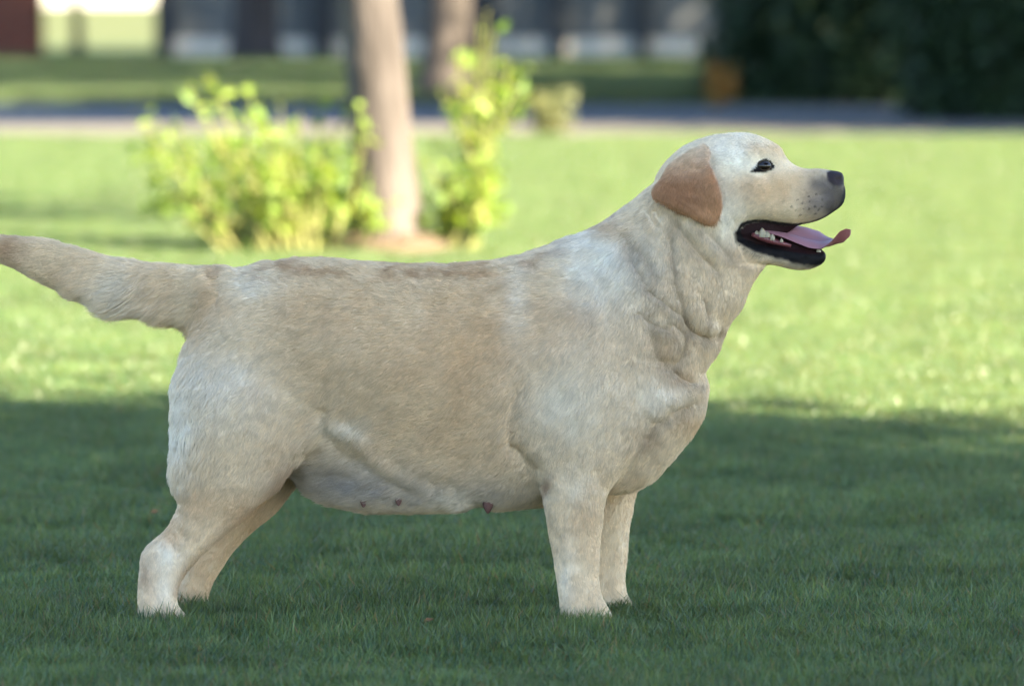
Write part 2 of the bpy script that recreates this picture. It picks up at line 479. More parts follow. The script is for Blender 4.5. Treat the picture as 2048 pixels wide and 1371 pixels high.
def evergreen(label, c, r, n, leaf):
    t = empty("evergreen_shrub", (c[0], c[1], 0), label, "shrub")
    k = 230
    d = rand_dirs(k); d = d / (np.abs(d) ** 4).sum(1, keepdims=True) ** 0.25 * (RNG.random((k, 1)) ** 0.33) * 0.92
    cen = np.array([0, 0, r[2] * 0.5]) + d * np.array(r)
    pos = cen[RNG.integers(0, k, n)] + RNG.standard_normal((n, 3)) * np.array(r) * 0.12
    pos[:, 2] = np.abs(pos[:, 2]) + 0.02
    sv = []
    for j in range(14):
        a = j * 2.4
        sv.append(tube([(0.1 * math.cos(a), 0.1 * math.sin(a), 0), (0.4 * r[0] * math.cos(a), 0.4 * r[1] * math.sin(a), 0.6 * r[2]), (0.7 * r[0] * math.cos(a), 0.7 * r[1] * math.sin(a), 1.2 * r[2])], [0.05, 0.035, 0.01], 6))
    v, f = join(sv)
    mesh_obj("branches", v, f, M['bark_dark'], t)
    foliage("foliage", pos, leaf, M['dark_leaf'], (0.009, 0.025, 0.010), (0.026, 0.056, 0.022), t, droop=0.0)


ye = ground_y(208)
evergreen("big dark evergreen shrub beyond the street, beside the orange plant", (float(pix(1760, 200, ye)[0]), ye + 1.2, 0), (1.16, 1.1, 1.6), 40000, 0.11)
ye2 = ground_y(240)
evergreen("dark evergreen shrub reaching over the street edge", (float(pix(2010, 240, ye2)[0]) + 0.35, ye2 + 0.95, 0), (0.98, 0.9, 1.5), 32000, 0.10)

# ------------------------------------------------------------------ grey house
hx0, hx1 = float(pix(335, 122, HOUSE_Y)[0]), 11.0
house = empty("house", ((hx0 + hx1) / 2, HOUSE_Y + 3, 0), "long grey house wall with pale concrete base and dark posts", "house")
ho = np.array(house.location)


def hpart(name, b, mat):
    v, f = b
    return mesh_obj(name, np.array(v) - ho, f, mat, house)


hpart("wall", box(hx0, hx1, HOUSE_Y + 0.12, HOUSE_Y + 7, 0.2, 2.9), M['siding'])
hpart("foundation", box(hx0 + 0.01, hx1 - 0.01, HOUSE_Y + 0.02, HOUSE_Y + 7.02, -0.1, 0.235), M['footing'])
xx = hx0
while xx < hx1 - 0.1:
    w = min(0.30, hx1 - xx)
    hpart("siding_board", box(xx + 0.006, xx + w - 0.006, HOUSE_Y + 0.07 + 0.006 * RNG.random(), HOUSE_Y + 0.118, 0.24, 2.86), M['siding'])
    xx += w
for a, w in ((328, 34), (645, 40), (960, 46), (1115, 30), (1285, 26)):
    X = float(pix(a, 60, HOUSE_Y)[0]); w = w / (FPX / HOUSE_Y) / 2
    hpart("post", box(X - w, X + w, HOUSE_Y - 0.10, HOUSE_Y + 0.066, -0.02, 2.87), M['post'])
for X in (0.2, 3.4, 7.0):
    wo = hpart("window", box(X - 0.6, X + 0.6, HOUSE_Y + 0.03, HOUSE_Y + 0.064, 1.15, 2.25), M['pale_wall'])
    v, f = box(X - 0.53, X + 0.53, HOUSE_Y + 0.02, HOUSE_Y + 0.028, 1.22, 2.18)
    mesh_obj("pane", np.array(v) - ho, f, M['glass'], wo)
v = np.array([(hx0 - 0.5, HOUSE_Y - 0.6, 2.88), (hx1 + 0.5, HOUSE_Y - 0.6, 2.88), (hx1 + 0.5, HOUSE_Y + 7.6, 2.88), (hx0 - 0.5, HOUSE_Y + 7.6, 2.88), (hx0 - 0.5, HOUSE_Y + 3.5, 4.6), (hx1 + 0.5, HOUSE_Y + 3.5, 4.6)])
mesh_obj("roof", v - ho, [(0, 1, 5, 4), (2, 3, 4, 5), (0, 4, 3), (1, 2, 5), (0, 3, 2, 1)], M['roof'], house)

# brick pillar at the left edge
yb = ground_y(124); bx1 = float(pix(78, 124, yb)[0]); bx0 = bx1 - 0.62
pil = empty("brick_pillar", ((bx0 + bx1) / 2, yb + 0.3, 0), "red-brown brick pillar at the far end of the lawn", "pillar")
po = np.array(pil.location)
v, f = box(bx0 + 0.012, bx1 - 0.012, yb + 0.012, yb + 0.6, -0.05, 1.5)
mesh_obj("core", np.array(v) - po, f, M['mortar'], pil)
v, f = box(-0.095, 0.095, -0.045, 0.045, 0, 0.062)
bm_ = bpy.data.meshes.new("brick"); bm_.from_pydata(v, [], f); bm_.materials.append(M['brick'])
for row in range(20):
    for k in range(3):
        for sgn in (0, 1):
            o = bpy.data.objects.new("brick", bm_); col.objects.link(o); o.parent = pil
            if sgn == 0:
                o.location = (bx0 + 0.10 + 0.208 * k - po[0], yb + 0.045 - po[1] + 0.003 * RNG.random(), 0.005 + row * 0.075)
            else:
                o.location = (bx1 - 0.045 - po[0] + 0.004, yb + 0.155 + 0.2 * k - po[1] - 0.01, 0.005 + row * 0.075 + 0.001); o.rotation_euler = (0, 0, math.pi / 2)
v, f = box(bx0 - 0.05, bx1 + 0.05, yb - 0.05, yb + 0.66, 1.5, 1.58)
mesh_obj("cap_stone", np.array(v) - po, f, M['concrete'], pil)

# pale house far beyond the sunlit lawn
fy = ground_y(9)
fx0, fx1 = float(pix(-200, 14, fy)[0]), float(pix(420, 14, fy)[0])
fh = empty("far_house", ((fx0 + fx1) / 2, fy, 0), "pale sunlit house far beyond the lawn", "house")
fo = np.array(fh.location)
v, f = box(fx0, fx1, fy, fy + 8, -0.1, 3.2); mesh_obj("wall", np.array(v) - fo, f, M['pale_wall'], fh)
v = np.array([(fx0 - 0.5, fy - 0.6, 3.18), (fx1 + 0.5, fy - 0.6, 3.18), (fx1 + 0.5, fy + 8.6, 3.18), (fx0 - 0.5, fy + 8.6, 3.18), (fx0 - 0.5, fy + 4, 5.2), (fx1 + 0.5, fy + 4, 5.2)])
mesh_obj("roof", v - fo, [(0, 1, 5, 4), (2, 3, 4, 5), (0, 4, 3), (1, 2, 5), (0, 3, 2, 1)], M['roof'], fh)
for X in (-9.5, -6.0):
    v, f = box(X - 0.6, X + 0.6, fy - 0.04, fy + 0.02, 1.2, 2.4); mesh_obj("window", np.array(v) - fo, f, M['glass'], fh)

# fallen leaves on the lawn
lm = noisy("dead_leaf", (0.16, 0.07, 0.03), (0.24, 0.12, 0.05), 60, 0.8)
for a, b, ln_, lab in ((848, 1272, 0.016, "small curled brown dead leaf in the grass below the dog's belly"), (300, 1050, 0.018, "small brown dead leaf in the grass behind the dog's hind leg")):
    yy = ground_y(b)
    V, F, C = leaf_mesh(np.zeros((1, 3)), np.array([[1, .4, .3]]), np.array([[0.2, -.5, 1]]), np.array([ln_]), np.array([ln_ * 0.6]), np.ones((1, 3)))
    V2 = V + np.array([0, 0, -0.0012])
    F2 = [tuple(q) for q in F.tolist()] + [tuple(i + 5 for i in q[::-1]) for q in F.tolist()]
    lo = mesh_obj("fallen_leaf", np.concatenate([V, V2]), F2, lm, label=lab, category="leaf")
    lo.location = (float(pix(a, b, yy)[0]), yy, 0.024)
#DOG
# ================================================================== the dog
H = 0.003                                             # grid step of the modelling volume
GX0, GX1, GZ0, GZ1 = -0.90, 0.56, -0.012, 0.80
GY0, GY1 = DOG_Y - 0.195, DOG_Y + 0.195
xs = np.arange(GX0, GX1, H, dtype=np.float32)
ys = np.arange(GY0, GY1, H, dtype=np.float32)
zs = np.arange(GZ0, GZ1, H, dtype=np.float32)
VOL = np.full((len(xs), len(ys), len(zs)), 0.08, np.float32)


def chaikin(p, it=2):
    p = np.asarray(p, float)
    for _ in range(it):
        q = np.roll(p, -1, 0)
        p = np.stack([0.8 * p + 0.2 * q, 0.2 * p + 0.8 * q], 1).reshape(-1, 2)
    return p


def poly_dist(poly, X, Z):
    """signed distance to a closed outline, positive inside"""
    d2 = np.full(X.shape, 1e9, np.float32); ins = np.zeros(X.shape, bool)
    a = poly.astype(np.float32); b = np.roll(a, -1, 0)
    for (x0, z0), (x1, z1) in zip(a, b):
        ex, ez = x1 - x0, z1 - z0
        L2 = ex * ex + ez * ez + 1e-12
        t = np.clip(((X - x0) * ex + (Z - z0) * ez) / L2, 0, 1)
        d2 = np.minimum(d2, (X - x0 - t * ex) ** 2 + (Z - z0 - t * ez) ** 2)
        if z0 != z1:
            c = (z0 > Z) != (z1 > Z)
            ins ^= c & (X < ex * (Z - z0) / (z1 - z0) + x0)
    d = np.sqrt(d2)
    return np.where(ins, d, -d)


def blur(a, s):
    k = max(1, int(s))
    for ax in (0, 1):
        for _ in range(3):
            p = np.pad(a, [(k, k) if i == ax else (0, 0) for i in (0, 1)], mode='edge')
            c = np.cumsum(p, axis=ax, dtype=np.float64)
            c = np.concatenate([np.zeros_like(np.take(c, [0], ax)), c], ax)
            n = a.shape[ax]
            a = ((np.take(c, np.arange(2 * k + 1, 2 * k + 1 + n), ax) - np.take(c, np.arange(0, n), ax)) / (2 * k + 1)).astype(np.float32)
    return a


def rbf(ctrl, X, Z, y, c=0.05):
    """smooth field through control values given at photograph pixels"""
    ctrl = np.array(ctrl, float)
    px, pz = pix(ctrl[:, 0], ctrl[:, 1], y)
    P = np.stack([px, pz], 1)
    ph = lambda r2: -np.sqrt(r2 + c * c)
    n = len(P)
    A = np.zeros((n + 1, n + 1)); A[:n, :n] = ph(((P[:, None] - P[None]) ** 2).sum(-1)); A[:n, n] = A[n, :n] = 1
    w = np.linalg.solve(A + 1e-9 * np.eye(n + 1), np.append(ctrl[:, 2], 0))
    out = np.full(X.shape, w[n])
    for i in range(n):
        out += w[i] * ph((X - P[i, 0]) ** 2 + (Z - P[i, 1]) ** 2)
    lo, hi = ctrl[:, 2].min(), ctrl[:, 2].max()
    m = 0.15 * (hi - lo)
    return np.clip(out, lo - m, hi + m).astype(np.float32)


def add_part(poly_px, W, L, yc=0.0, k=0.02, sm=6, y=DOG_Y, it=2, floor=False, inset=0.0):
    """inflate an outline into a rounded body part and melt it into the volume"""
    pp = np.array(poly_px, float)
    x, z = pix(pp[:, 0], pp[:, 1], y)
    if floor:
        z = np.maximum(z, 0.001)
    poly = chaikin(np.stack([x, z], 1), it)
    m = 0.06
    i0, i1 = np.searchsorted(xs, [poly[:, 0].min() - m, poly[:, 0].max() + m])
    k0, k1 = np.searchsorted(zs, [poly[:, 1].min() - m, poly[:, 1].max() + m])
    X, Z = np.meshgrid(xs[i0:i1], zs[k0:k1], indexing='ij')
    d = poly_dist(poly, X, Z) - inset
    db = blur(np.maximum(d, 0), sm)
    t = np.clip(d / (sm * H * 1.6), 0, 1); t = t * t * (3 - 2 * t)
    d = np.where(d > 0, d * (1 - t) + db * t, d)
    fld = lambda q: rbf(q, X, Z, y) if isinstance(q, (list, tuple)) else np.full(X.shape, q, np.float32)
    Wf, Lf, Yf = fld(W), fld(L), fld(yc)
    u = np.where(d > 0, np.tanh(d / Lf), d / Lf)
    gx = lambda q: np.gradient(q, H, axis=0)
    gz = lambda q: np.gradient(q, H, axis=1)
    Y = (ys - DOG_Y)[None, :, None]
    e = lambda q: q[:, None, :]
    q = (Y - e(Yf)) / e(Wf)
    g = e(u) - q * q
    iw = 1 / Wf
    dx = e(gx(u)) + 2 * q * (e(gx(Yf) * iw) + q * e(gx(Wf) * iw))
    dz = e(gz(u)) + 2 * q * (e(gz(Yf) * iw) + q * e(gz(Wf) * iw))
    dy = -2 * q * e(iw)
    ff = np.clip(-g / np.sqrt(dx * dx + dy * dy + dz * dz + 9.0), -0.05, 0.08).astype(np.float32)
    S = VOL[i0:i1, :, k0:k1]
    h = np.maximum(k - np.abs(S - ff), 0) / k
    VOL[i0:i1, :, k0:k1] = np.minimum(S, ff) - h * h * k * 0.25


def CR(pts):                                          # head close-up coordinates -> photograph pixels
    return [(1240 + a / 4.092, 230 + b / 4.092) for a, b in pts]


head_top = CR([(0, 770), (100, 700), (200, 610), (275, 548), (305, 480), (350, 405), (430, 322), (520, 252), (620, 205), (700, 177), (800, 155), (900, 142),
               (1000, 138), (1060, 142), (1150, 165), (1230, 205), (1295, 240), (1332, 275), (1352, 320), (1378, 358), (1420, 395), (1480, 424), (1540, 435),
               (1620, 430), (1680, 437), (1740, 446), (1790, 452), (1826, 468), (1842, 505), (1840, 550), (1850, 605), (1851, 660), (1836, 720), (1800, 762),
               (1740, 802), (1690, 837), (1640, 862), (1580, 882), (1495, 897), (1430, 908), (1350, 903), (1270, 886), (1200, 874), (1130, 870), (1070, 876),
               (1015, 900), (985, 945), (980, 1000), (1010, 1060), (1080, 1130), (1150, 1190), (1205, 1222)])
body = [(385, 600), (400, 552), (430, 545), (445, 541), (480, 538), (520, 530), (560, 522), (600, 518), (660, 517), (720, 523), (800, 529), (880, 531), (950, 527), (1000, 520), (1060, 505),
        (1100, 490), (1122, 480), (1170, 462), (1203, 445)] + head_top + \
       [(1520, 545), (1503, 570), (1490, 600), (1475, 623), (1455, 649), (1440, 684), (1420, 717), (1408, 742), (1415, 768), (1412, 802), (1403, 837), (1385, 865), (1363, 898),
        (1341, 925), (1306, 960), (1276, 978), (1245, 986), (1219, 988), (1160, 1005), (1072, 1014), (1024, 1018), (994, 1022), (961, 1010), (916, 1022), (857, 1024), (797, 1022), (745, 1019), (690, 1013),
        (634, 996), (608, 978), (588, 950), (540, 915), (440, 900), (385, 860), (355, 800), (348, 775), (362, 738), (378, 715), (382, 690), (388, 660)]
bodyW = [(1450, 320, .070), (1380, 350, .066), (1450, 420, .070), (1525, 325, .052), (1545, 290, .043), (1575, 345, .040), (1600, 390, .046), (1650, 360, .031), (1640, 420, .043), (1680, 380, .029), (1678, 420, .034),
         (1480, 530, .058), (1300, 450, .075), (1350, 540, .088), (1450, 610, .070), (1280, 620, .108), (1400, 700, .088), (1130, 520, .105), (1180, 720, .148), (1380, 800, .105), (1300, 900, .100),
         (1000, 700, .160), (850, 720, .166), (700, 700, .150), (580, 660, .130), (450, 640, .112), (400, 600, .085), (850, 940, .122), (1050, 940, .120), (680, 930, .086), (1220, 950, .095), (420, 820, .085), (800, 560, .140), (560, 560, .12)]
bodyL = [(1450, 320, .036), (1560, 300, .022), (1600, 390, .022), (1680, 380, .016), (1450, 430, .034), (1480, 540, .036), (1350, 550, .055), (1300, 450, .05), (1130, 500, .075), (1380, 800, .055),
         (850, 700, .09), (850, 950, .065), (450, 640, .06), (600, 600, .085), (1200, 800, .08), (420, 820, .05)]
add_part(body, bodyW, bodyL, 0.0, 0.02, sm=9, inset=0.0015)

# hind legs
for s, yd in ((-1, DOG_Y - 0.09), (1, DOG_Y + 0.09)):
    if s < 0:
        pl = [(440, 590), (540, 640), (610, 740), (640, 830), (612, 901), (590, 929), (561, 975), (527, 1003), (487, 1043), (447, 1077), (408, 1111), (379, 1140), (361, 1168), (356, 1205), (385, 1240), (392, 1300), (286, 1300),
              (274, 1240), (272, 1191), (274, 1151), (278, 1106), (293, 1087), (331, 1054), (354, 1009), (347, 975), (344, 935), (345, 878), (341, 821), (341, 770), (356, 736), (374, 700), (400, 640)]
        sh = 0
    else:
        pl = [(440, 620), (540, 660), (620, 760), (650, 850), (628, 920), (592, 972), (556, 1024), (493, 1077), (465, 1111), (442, 1146), (426, 1174), (418, 1204), (446, 1232), (455, 1290), (355, 1290), (346, 1232),
              (350, 1190), (356, 1160), (366, 1122), (395, 1090), (425, 1050), (430, 1000), (420, 940), (420, 850), (400, 780), (400, 680)]
        sh = 72
    W = [(470 + sh * .6, 680, .050), (480 + sh * .6, 800, .068), (580 + sh * .5, 860, .042), (440 + sh * .7, 960, .050), (430 + sh, 1040, .039), (330 + sh, 1095, .027), (318 + sh, 1160, .025), (310 + sh, 1225, .032), (350 + sh, 1245, .034)]
    L = [(470, 700, .055), (480, 820, .055), (450 + sh, 980, .036), (400 + sh, 1060, .026), (330 + sh, 1110, .018), (320 + sh, 1180, .016), (330 + sh, 1240, .015)]
    Yc = [(470, 650, .055 * s), (480, 800, .078 * s), (560, 900, .080 * s), (430, 1000, .083 * s), (330 + sh, 1110, .09 * s), (320 + sh, 1220, .095 * s)]
    add_part(pl, W, L, Yc, 0.03 if s < 0 else 0.02, sm=6, y=yd, floor=True, inset=0.0035)

# forelegs
for s, yd in ((-1, DOG_Y - 0.085), (1, DOG_Y + 0.085)):
    if s < 0:
        pl = [(1130, 600), (1230, 640), (1320, 740), (1345, 820), (1300, 890), (1240, 945), (1214, 1000), (1206, 1060), (1203, 1115), (1201, 1152), (1206, 1190), (1228, 1230), (1236, 1300), (1130, 1300),
              (1118, 1235), (1115, 1201), (1110, 1164), (1103, 1115), (1093, 1060), (1086, 1008), (1076, 950), (1042, 890), (1036, 800), (1070, 680)]
        sh = 0
    else:
        pl = [(1130, 640), (1230, 680), (1310, 780), (1325, 860), (1292, 930), (1277, 978), (1267, 1023), (1261, 1067), (1258, 1115), (1253, 1152), (1257, 1188), (1280, 1222), (1288, 1290), (1190, 1290),
              (1178, 1225), (1176, 1150), (1168, 1060), (1150, 1000), (1110, 920), (1080, 820), (1080, 720)]
        sh = 58
    W = [(1180, 690, .042), (1170, 820, .050), (1130, 920, .047), (1270, 820, .045), (1150 + sh, 1000, .043), (1150 + sh, 1080, .036), (1156 + sh, 1150, .031), (1160 + sh, 1230, .036)]
    L = [(1180, 700, .05), (1180, 850, .045), (1150, 950, .032), (1150 + sh, 1060, .024), (1155 + sh, 1150, .020), (1165 + sh, 1240, .016)]
    Yc = [(1180, 660, .100 * s), (1180, 800, .104 * s), (1280, 820, .070 * s), (1130, 930, .092 * s), (1150 + sh, 1050, .082 * s), (1160 + sh, 1220, .080 * s)]
    add_part(pl, W, L, Yc, 0.022, sm=6, y=yd, floor=True, inset=0.0035)

# tail
add_part([(-75, 478), (-40, 466), (0, 471), (50, 475), (100, 482), (160, 500), (220, 519), (290, 531), (370, 534), (430, 543), (470, 560), (480, 620), (430, 660), (388, 652), (340, 636), (300, 622), (240, 612), (200, 603), (150, 588), (110, 574), (60, 550), (0, 520), (-45, 500)],
         [(-40, 485, .018), (100, 530, .028), (250, 570, .034), (380, 590, .042), (460, 600, .06)], [(-40, 485, .013), (200, 560, .022), (400, 590, .03)], 0.0, 0.03, sm=5)

# lower jaw, inner mouth
add_part(CR([(930, 960), (985, 990), (1050, 1010), (1150, 1040), (1280, 1058), (1420, 1076), (1560, 1100), (1640, 1112), (1672, 1120), (1686, 1150), (1682, 1188), (1645, 1228), (1560, 1260), (1470, 1268), (1380, 1254), (1290, 1226), (1200, 1215), (1100, 1260), (980, 1200), (900, 1080)]),
         [(1460, 500, .052), (1530, 510, .040), (1600, 520, .030), (1645, 518, .022)], [(1460, 500, .02), (1600, 520, .012), (1645, 518, .010)], 0.0, 0.006, sm=3)
add_part(CR([(900, 820), (1300, 840), (1480, 860), (1420, 940), (1300, 1000), (1420, 1100), (1420, 1150), (1200, 1120), (930, 1050)]),
         [(1480, 470, .030), (1560, 470, .012), (1600, 480, .01)], .01, 0.0, 0.006, sm=3)

add_part(CR([(1230, 985), (1420, 1012), (1560, 1062), (1640, 1088), (1662, 1122), (1500, 1140), (1300, 1090)]), [(1560, 485, .026), (1640, 505, .017)], .008, 0.0, 0.006, sm=3)
# ears: thin flaps that hang from the side of the skull
ear_px = CR([(700, 232), (745, 290), (732, 380), (765, 462), (802, 545), (828, 640), (838, 740), (818, 830), (772, 892), (700, 880), (600, 826), (480, 782), (385, 728), (330, 700), (290, 692), (266, 652), (276, 600), (330, 530), (400, 402), (500, 322), (600, 270)])
for s in (-1, 1):
    add_part(ear_px, [(1400, 300, .010), (1380, 380, .009), (1430, 440, .008), (1310, 395, .008)], [(1400, 300, .006), (1380, 380, .005), (1310, 395, .005)],
             [(1410, 292, .056 * s), (1350, 330, .058 * s), (1400, 350, .079 * s), (1380, 390, .086 * s), (1430, 440, .083 * s), (1310, 395, .083 * s)], 0.010, sm=3, y=DOG_Y + 0.08 * s, it=1)


def surface_nets(F, ox, oy, oz, h):
    ins = F < 0
    nx, ny, nz = F.shape
    c = np.zeros((nx - 1, ny - 1, nz - 1), np.int8)
    for a in (0, 1):
        for b in (0, 1):
            for d in (0, 1):
                c += ins[a:nx - 1 + a, b:ny - 1 + b, d:nz - 1 + d]
    act = (c > 0) & (c < 8)
    I = np.argwhere(act)
    idx = np.full(act.shape, -1, np.int32); idx[act] = np.arange(len(I))
    val = {}
    for a in (0, 1):
        for b in (0, 1):
            for d in (0, 1):
                val[a, b, d] = F[I[:, 0] + a, I[:, 1] + b, I[:, 2] + d]
    acc = np.zeros((len(I), 3)); cnt = np.zeros(len(I))
    cor = list(val)
    for p in cor:
        for ax in range(3):
            if p[ax] == 0:
                q = list(p); q[ax] = 1; q = tuple(q)
                f0, f1 = val[p], val[q]
                m = (f0 < 0) != (f1 < 0)
                t = np.where(m, f0 / np.where(m, f0 - f1, 1), 0)
                pt = np.tile(np.array(p, float), (len(I), 1)); pt[:, ax] = t
                acc += pt * m[:, None]; cnt += m
    V = (I + acc / cnt[:, None]) * h + np.array([ox, oy, oz])
    quads = []
    for ax in range(3):
        o1, o2 = [(1, 2), (2, 0), (0, 1)][ax]
        A = np.take(ins, np.arange(F.shape[ax] - 1), ax); B = np.take(ins, np.arange(1, F.shape[ax]), ax)
        E = np.argwhere(A != B)
        E = E[(E[:, o1] > 0) & (E[:, o2] > 0) & (E[:, o1] < F.shape[o1] - 1) & (E[:, o2] < F.shape[o2] - 1)]
        fl = A[E[:, 0], E[:, 1], E[:, 2]]
        def cell(d1, d2):
            e = E.copy(); e[:, o1] -= d1; e[:, o2] -= d2
            return idx[e[:, 0], e[:, 1], e[:, 2]]
        Q = np.stack([cell(1, 1), cell(0, 1), cell(0, 0), cell(1, 0)], 1)
        Q[~fl] = Q[~fl][:, ::-1]
        quads.append(Q)
    return V, np.concatenate(quads)


VB, QB = surface_nets(VOL, GX0, GY0, GZ0, H)
del VOL
# keep the largest piece
par = np.arange(len(VB))
ed = np.unique(np.sort(np.concatenate([QB[:, [0, 1]], QB[:, [1, 2]], QB[:, [2, 3]], QB[:, [3, 0]]]), 1), axis=0)
for _ in range(200):
    m = np.minimum(par[ed[:, 0]], par[ed[:, 1]]); p2 = par.copy()
    np.minimum.at(p2, ed[:, 0], m); np.minimum.at(p2, ed[:, 1], m); p2 = p2[p2]
    if (p2 == par).all():
        break
    par = p2
big = np.bincount(par).argmax(); keep = par == big
ren = np.cumsum(keep) - 1
VB, QB = VB[keep], ren[QB[keep[QB].all(1)]]
ed = ren[ed[keep[ed].all(1)]]
deg = np.bincount(ed.ravel(), minlength=len(VB)).astype(float)


def lap(q):
    s = np.stack([np.bincount(ed[:, 0], q[ed[:, 1], i], len(q)) + np.bincount(ed[:, 1], q[ed[:, 0], i], len(q)) for i in range(q.shape[1])], 1)
    return s / deg[:, None]


def normals(V, Q):
    n = np.cross(V[Q[:, 2]] - V[Q[:, 0]], V[Q[:, 3]] - V[Q[:, 1]])
    o = np.stack([sum(np.bincount(Q[:, j], n[:, i], len(V)) for j in range(4)) for i in range(3)], 1)
    return o / (np.linalg.norm(o, axis=1, keepdims=True) + 1e-12)


for _ in range(4):
    VB = VB + 0.5 * (lap(VB) - VB)
    VB = VB - 0.52 * (lap(VB) - VB) * 0.9
NB = normals(VB, QB)


def coat_px(V):
    """photograph pixel of each point, far side mirrored to the near side so the coat is symmetric"""
    W_ = V.copy(); W_[:, 1] = DOG_Y - np.abs(V[:, 1] - DOG_Y)
    return to_pix(W_)


def seg_d(px, py, pts):
    d = np.full(px.shape, 1e9); tt = np.zeros(px.shape); n = len(pts) - 1
    for i, ((x0, y0), (x1, y1)) in enumerate(zip(pts[:-1], pts[1:])):
        ex, ey = x1 - x0, y1 - y0
        t = np.clip(((px - x0) * ex + (py - y0) * ey) / (ex * ex + ey * ey + 1e-9), 0, 1)
        q = np.hypot(px - x0 - t * ex, py - y0 - t * ey)
        m = q < d
        d = np.where(m, q, d); tt = np.where(m, (i + t) / n, tt)
    return d, tt


LAT = np.random.default_rng(5).random(1 << 16) * 2 - 1


def N3(p, s, ph=0.0):
    """smooth lattice noise, two octaves, about -1..1"""
    out = 0.0
    for o, (f, a) in enumerate(((1.0, 1.0), (2.1, 0.45))):
        q = p * (s * f / 2.4) + 17.3 * ph + 5.1 * o
        i = np.floor(q).astype(np.int64); t = q - i; t = t * t * (3 - 2 * t)
        v = 0.0
        for dx in (0, 1):
            for dy in (0, 1):
                for dz in (0, 1):
                    h = ((i[:, 0] + dx) * 73856093 ^ (i[:, 1] + dy) * 19349663 ^ (i[:, 2] + dz) * 83492791)
                    h = (h ^ (h >> 13)) & 0xFFFF
                    v = v + LAT[h] * (t[:, 0] if dx else 1 - t[:, 0]) * (t[:, 1] if dy else 1 - t[:, 1]) * (t[:, 2] if dz else 1 - t[:, 2])
        out = out + a * v
    return out


px, py = coat_px(VB)
# skin folds and muscle lines: (points, width px, depth mm)
FOLDS = [
    ([(1350, 440), (1375, 475), (1405, 510), (1440, 545)], 9, -5.0), ([(1372, 440), (1405, 475), (1440, 520)], 13, 4.0),
    ([(1340, 455), (1345, 500), (1352, 560), (1370, 620), (1378, 655)], 9, -3.5), ([(1295, 420), (1305, 440), (1318, 458)], 6, -3.0), ([(1308, 415), (1322, 438)], 5, -3.0),
    ([(1255, 470), (1260, 510), (1280, 540), (1300, 580)], 10, -3.0), ([(1275, 490), (1300, 520), (1315, 560)], 10, -2.5),
    ([(1372, 635), (1388, 660), (1405, 670), (1430, 672), (1450, 655)], 9, -7.0), ([(1385, 600), (1400, 640), (1430, 655)], 14, 4.5),
    ([(1410, 590), (1414, 615), (1416, 640)], 6, -3.0), ([(1295, 575), (1330, 600), (1365, 630)], 7, -3.0), ([(1300, 620), (1310, 670), (1315, 710), (1345, 735)], 14, -4.0),
    ([(1345, 640), (1372, 665), (1368, 700), (1350, 730)], 8, -3.5), ([(1330, 660), (1352, 680), (1340, 715)], 13, 4.0), ([(1312, 640), (1335, 655), (1355, 690)], 7, -2.0),
    ([(1348, 735), (1365, 752), (1395, 765)], 9, -4.5), ([(1270, 622), (1285, 625), (1295, 640)], 6, -2.5),
    ([(1395, 795), (1350, 822), (1310, 850), (1290, 890)], 12, -4.5), ([(1385, 780), (1330, 800), (1300, 830)], 22, 4.0),
    ([(1045, 755), (1030, 800), (1024, 850), (1022, 890), (1040, 915)], 13, -7.5), ([(1022, 890), (1050, 920), (1078, 945)], 14, -5.0),
    ([(1075, 700), (1120, 720), (1150, 800)], 40, 3.0), ([(1190, 560), (1220, 640), (1250, 720), (1265, 790)], 30, -4.0),
    ([(655, 838), (680, 850), (715, 870), (760, 915), (800, 950), (850, 978)], 14, 5.5), ([(640, 860), (690, 905), (760, 945), (830, 985)], 16, -5.0),
    ([(600, 920), (640, 900), (655, 850), (640, 800)], 16, -6.0), ([(860, 975), (900, 960), (930, 990)], 14, -4.0),
    ([(650, 740), (655, 780), (660, 810)], 14, -3.0), ([(420, 560), (440, 580), (430, 620)], 12, -3.5), ([(455, 545), (430, 600), (392, 670)], 10, -3.0),
    ([(370, 890), (385, 930), (362, 965)], 10, -3.0), ([(355, 1010), (350, 1050), (372, 1085)], 14, -4.0), ([(330, 1070), (360, 1110), (350, 1160)], 10, -2.5),
    ([(1080, 960), (1092, 975), (1090, 1000)], 9, -3.0), ([(1215, 985), (1200, 960), (1190, 930)], 14, -4.0),
    ([(1115, 1060), (1122, 1110), (1128, 1160)], 7, -2.5), ([(1140, 1060), (1148, 1160)], 16, 1.5),
    ([(1490, 312), (1515, 296), (1545, 300)], 10, 4.0), ([(1497, 338), (1525, 318), (1553, 330), (1535, 348), (1500, 346)], 7, -3.5), ([(1480, 352), (1520, 364), (1548, 350)], 8, -2.0),
    ([(1555, 345), (1590, 365), (1640, 370)], 12, -1.5), ([(1560, 400), (1600, 415), (1650, 410)], 22, 2.5), ([(1470, 440), (1490, 432), (1530, 432)], 12, 2.0),
    ([(1660, 345), (1655, 362), (1668, 374)], 5, -2.5), ([(1672, 360), (1684, 356)], 5, -4.5), ([(1420, 300), (1424, 340), (1440, 390), (1447, 430)], 8, -3.0),
    ([(1414, 296), (1420, 330), (1434, 385), (1440, 425)], 10, 2.5), ([(1395, 325), (1392, 360), (1385, 395)], 18, -3.5), ([(1330, 385), (1380, 415), (1420, 438)], 10, 2.0), ([(1350, 345), (1345, 370)], 14, 2.0),
    ([(1400, 460), (1430, 480), (1470, 520)], 10, -3.0), ([(1478, 520), (1500, 530), (1530, 528)], 8, -3.0),
]
disp = np.zeros(len(VB))
side = np.clip(np.abs(NB[:, 1]) * 1.6, 0, 1)
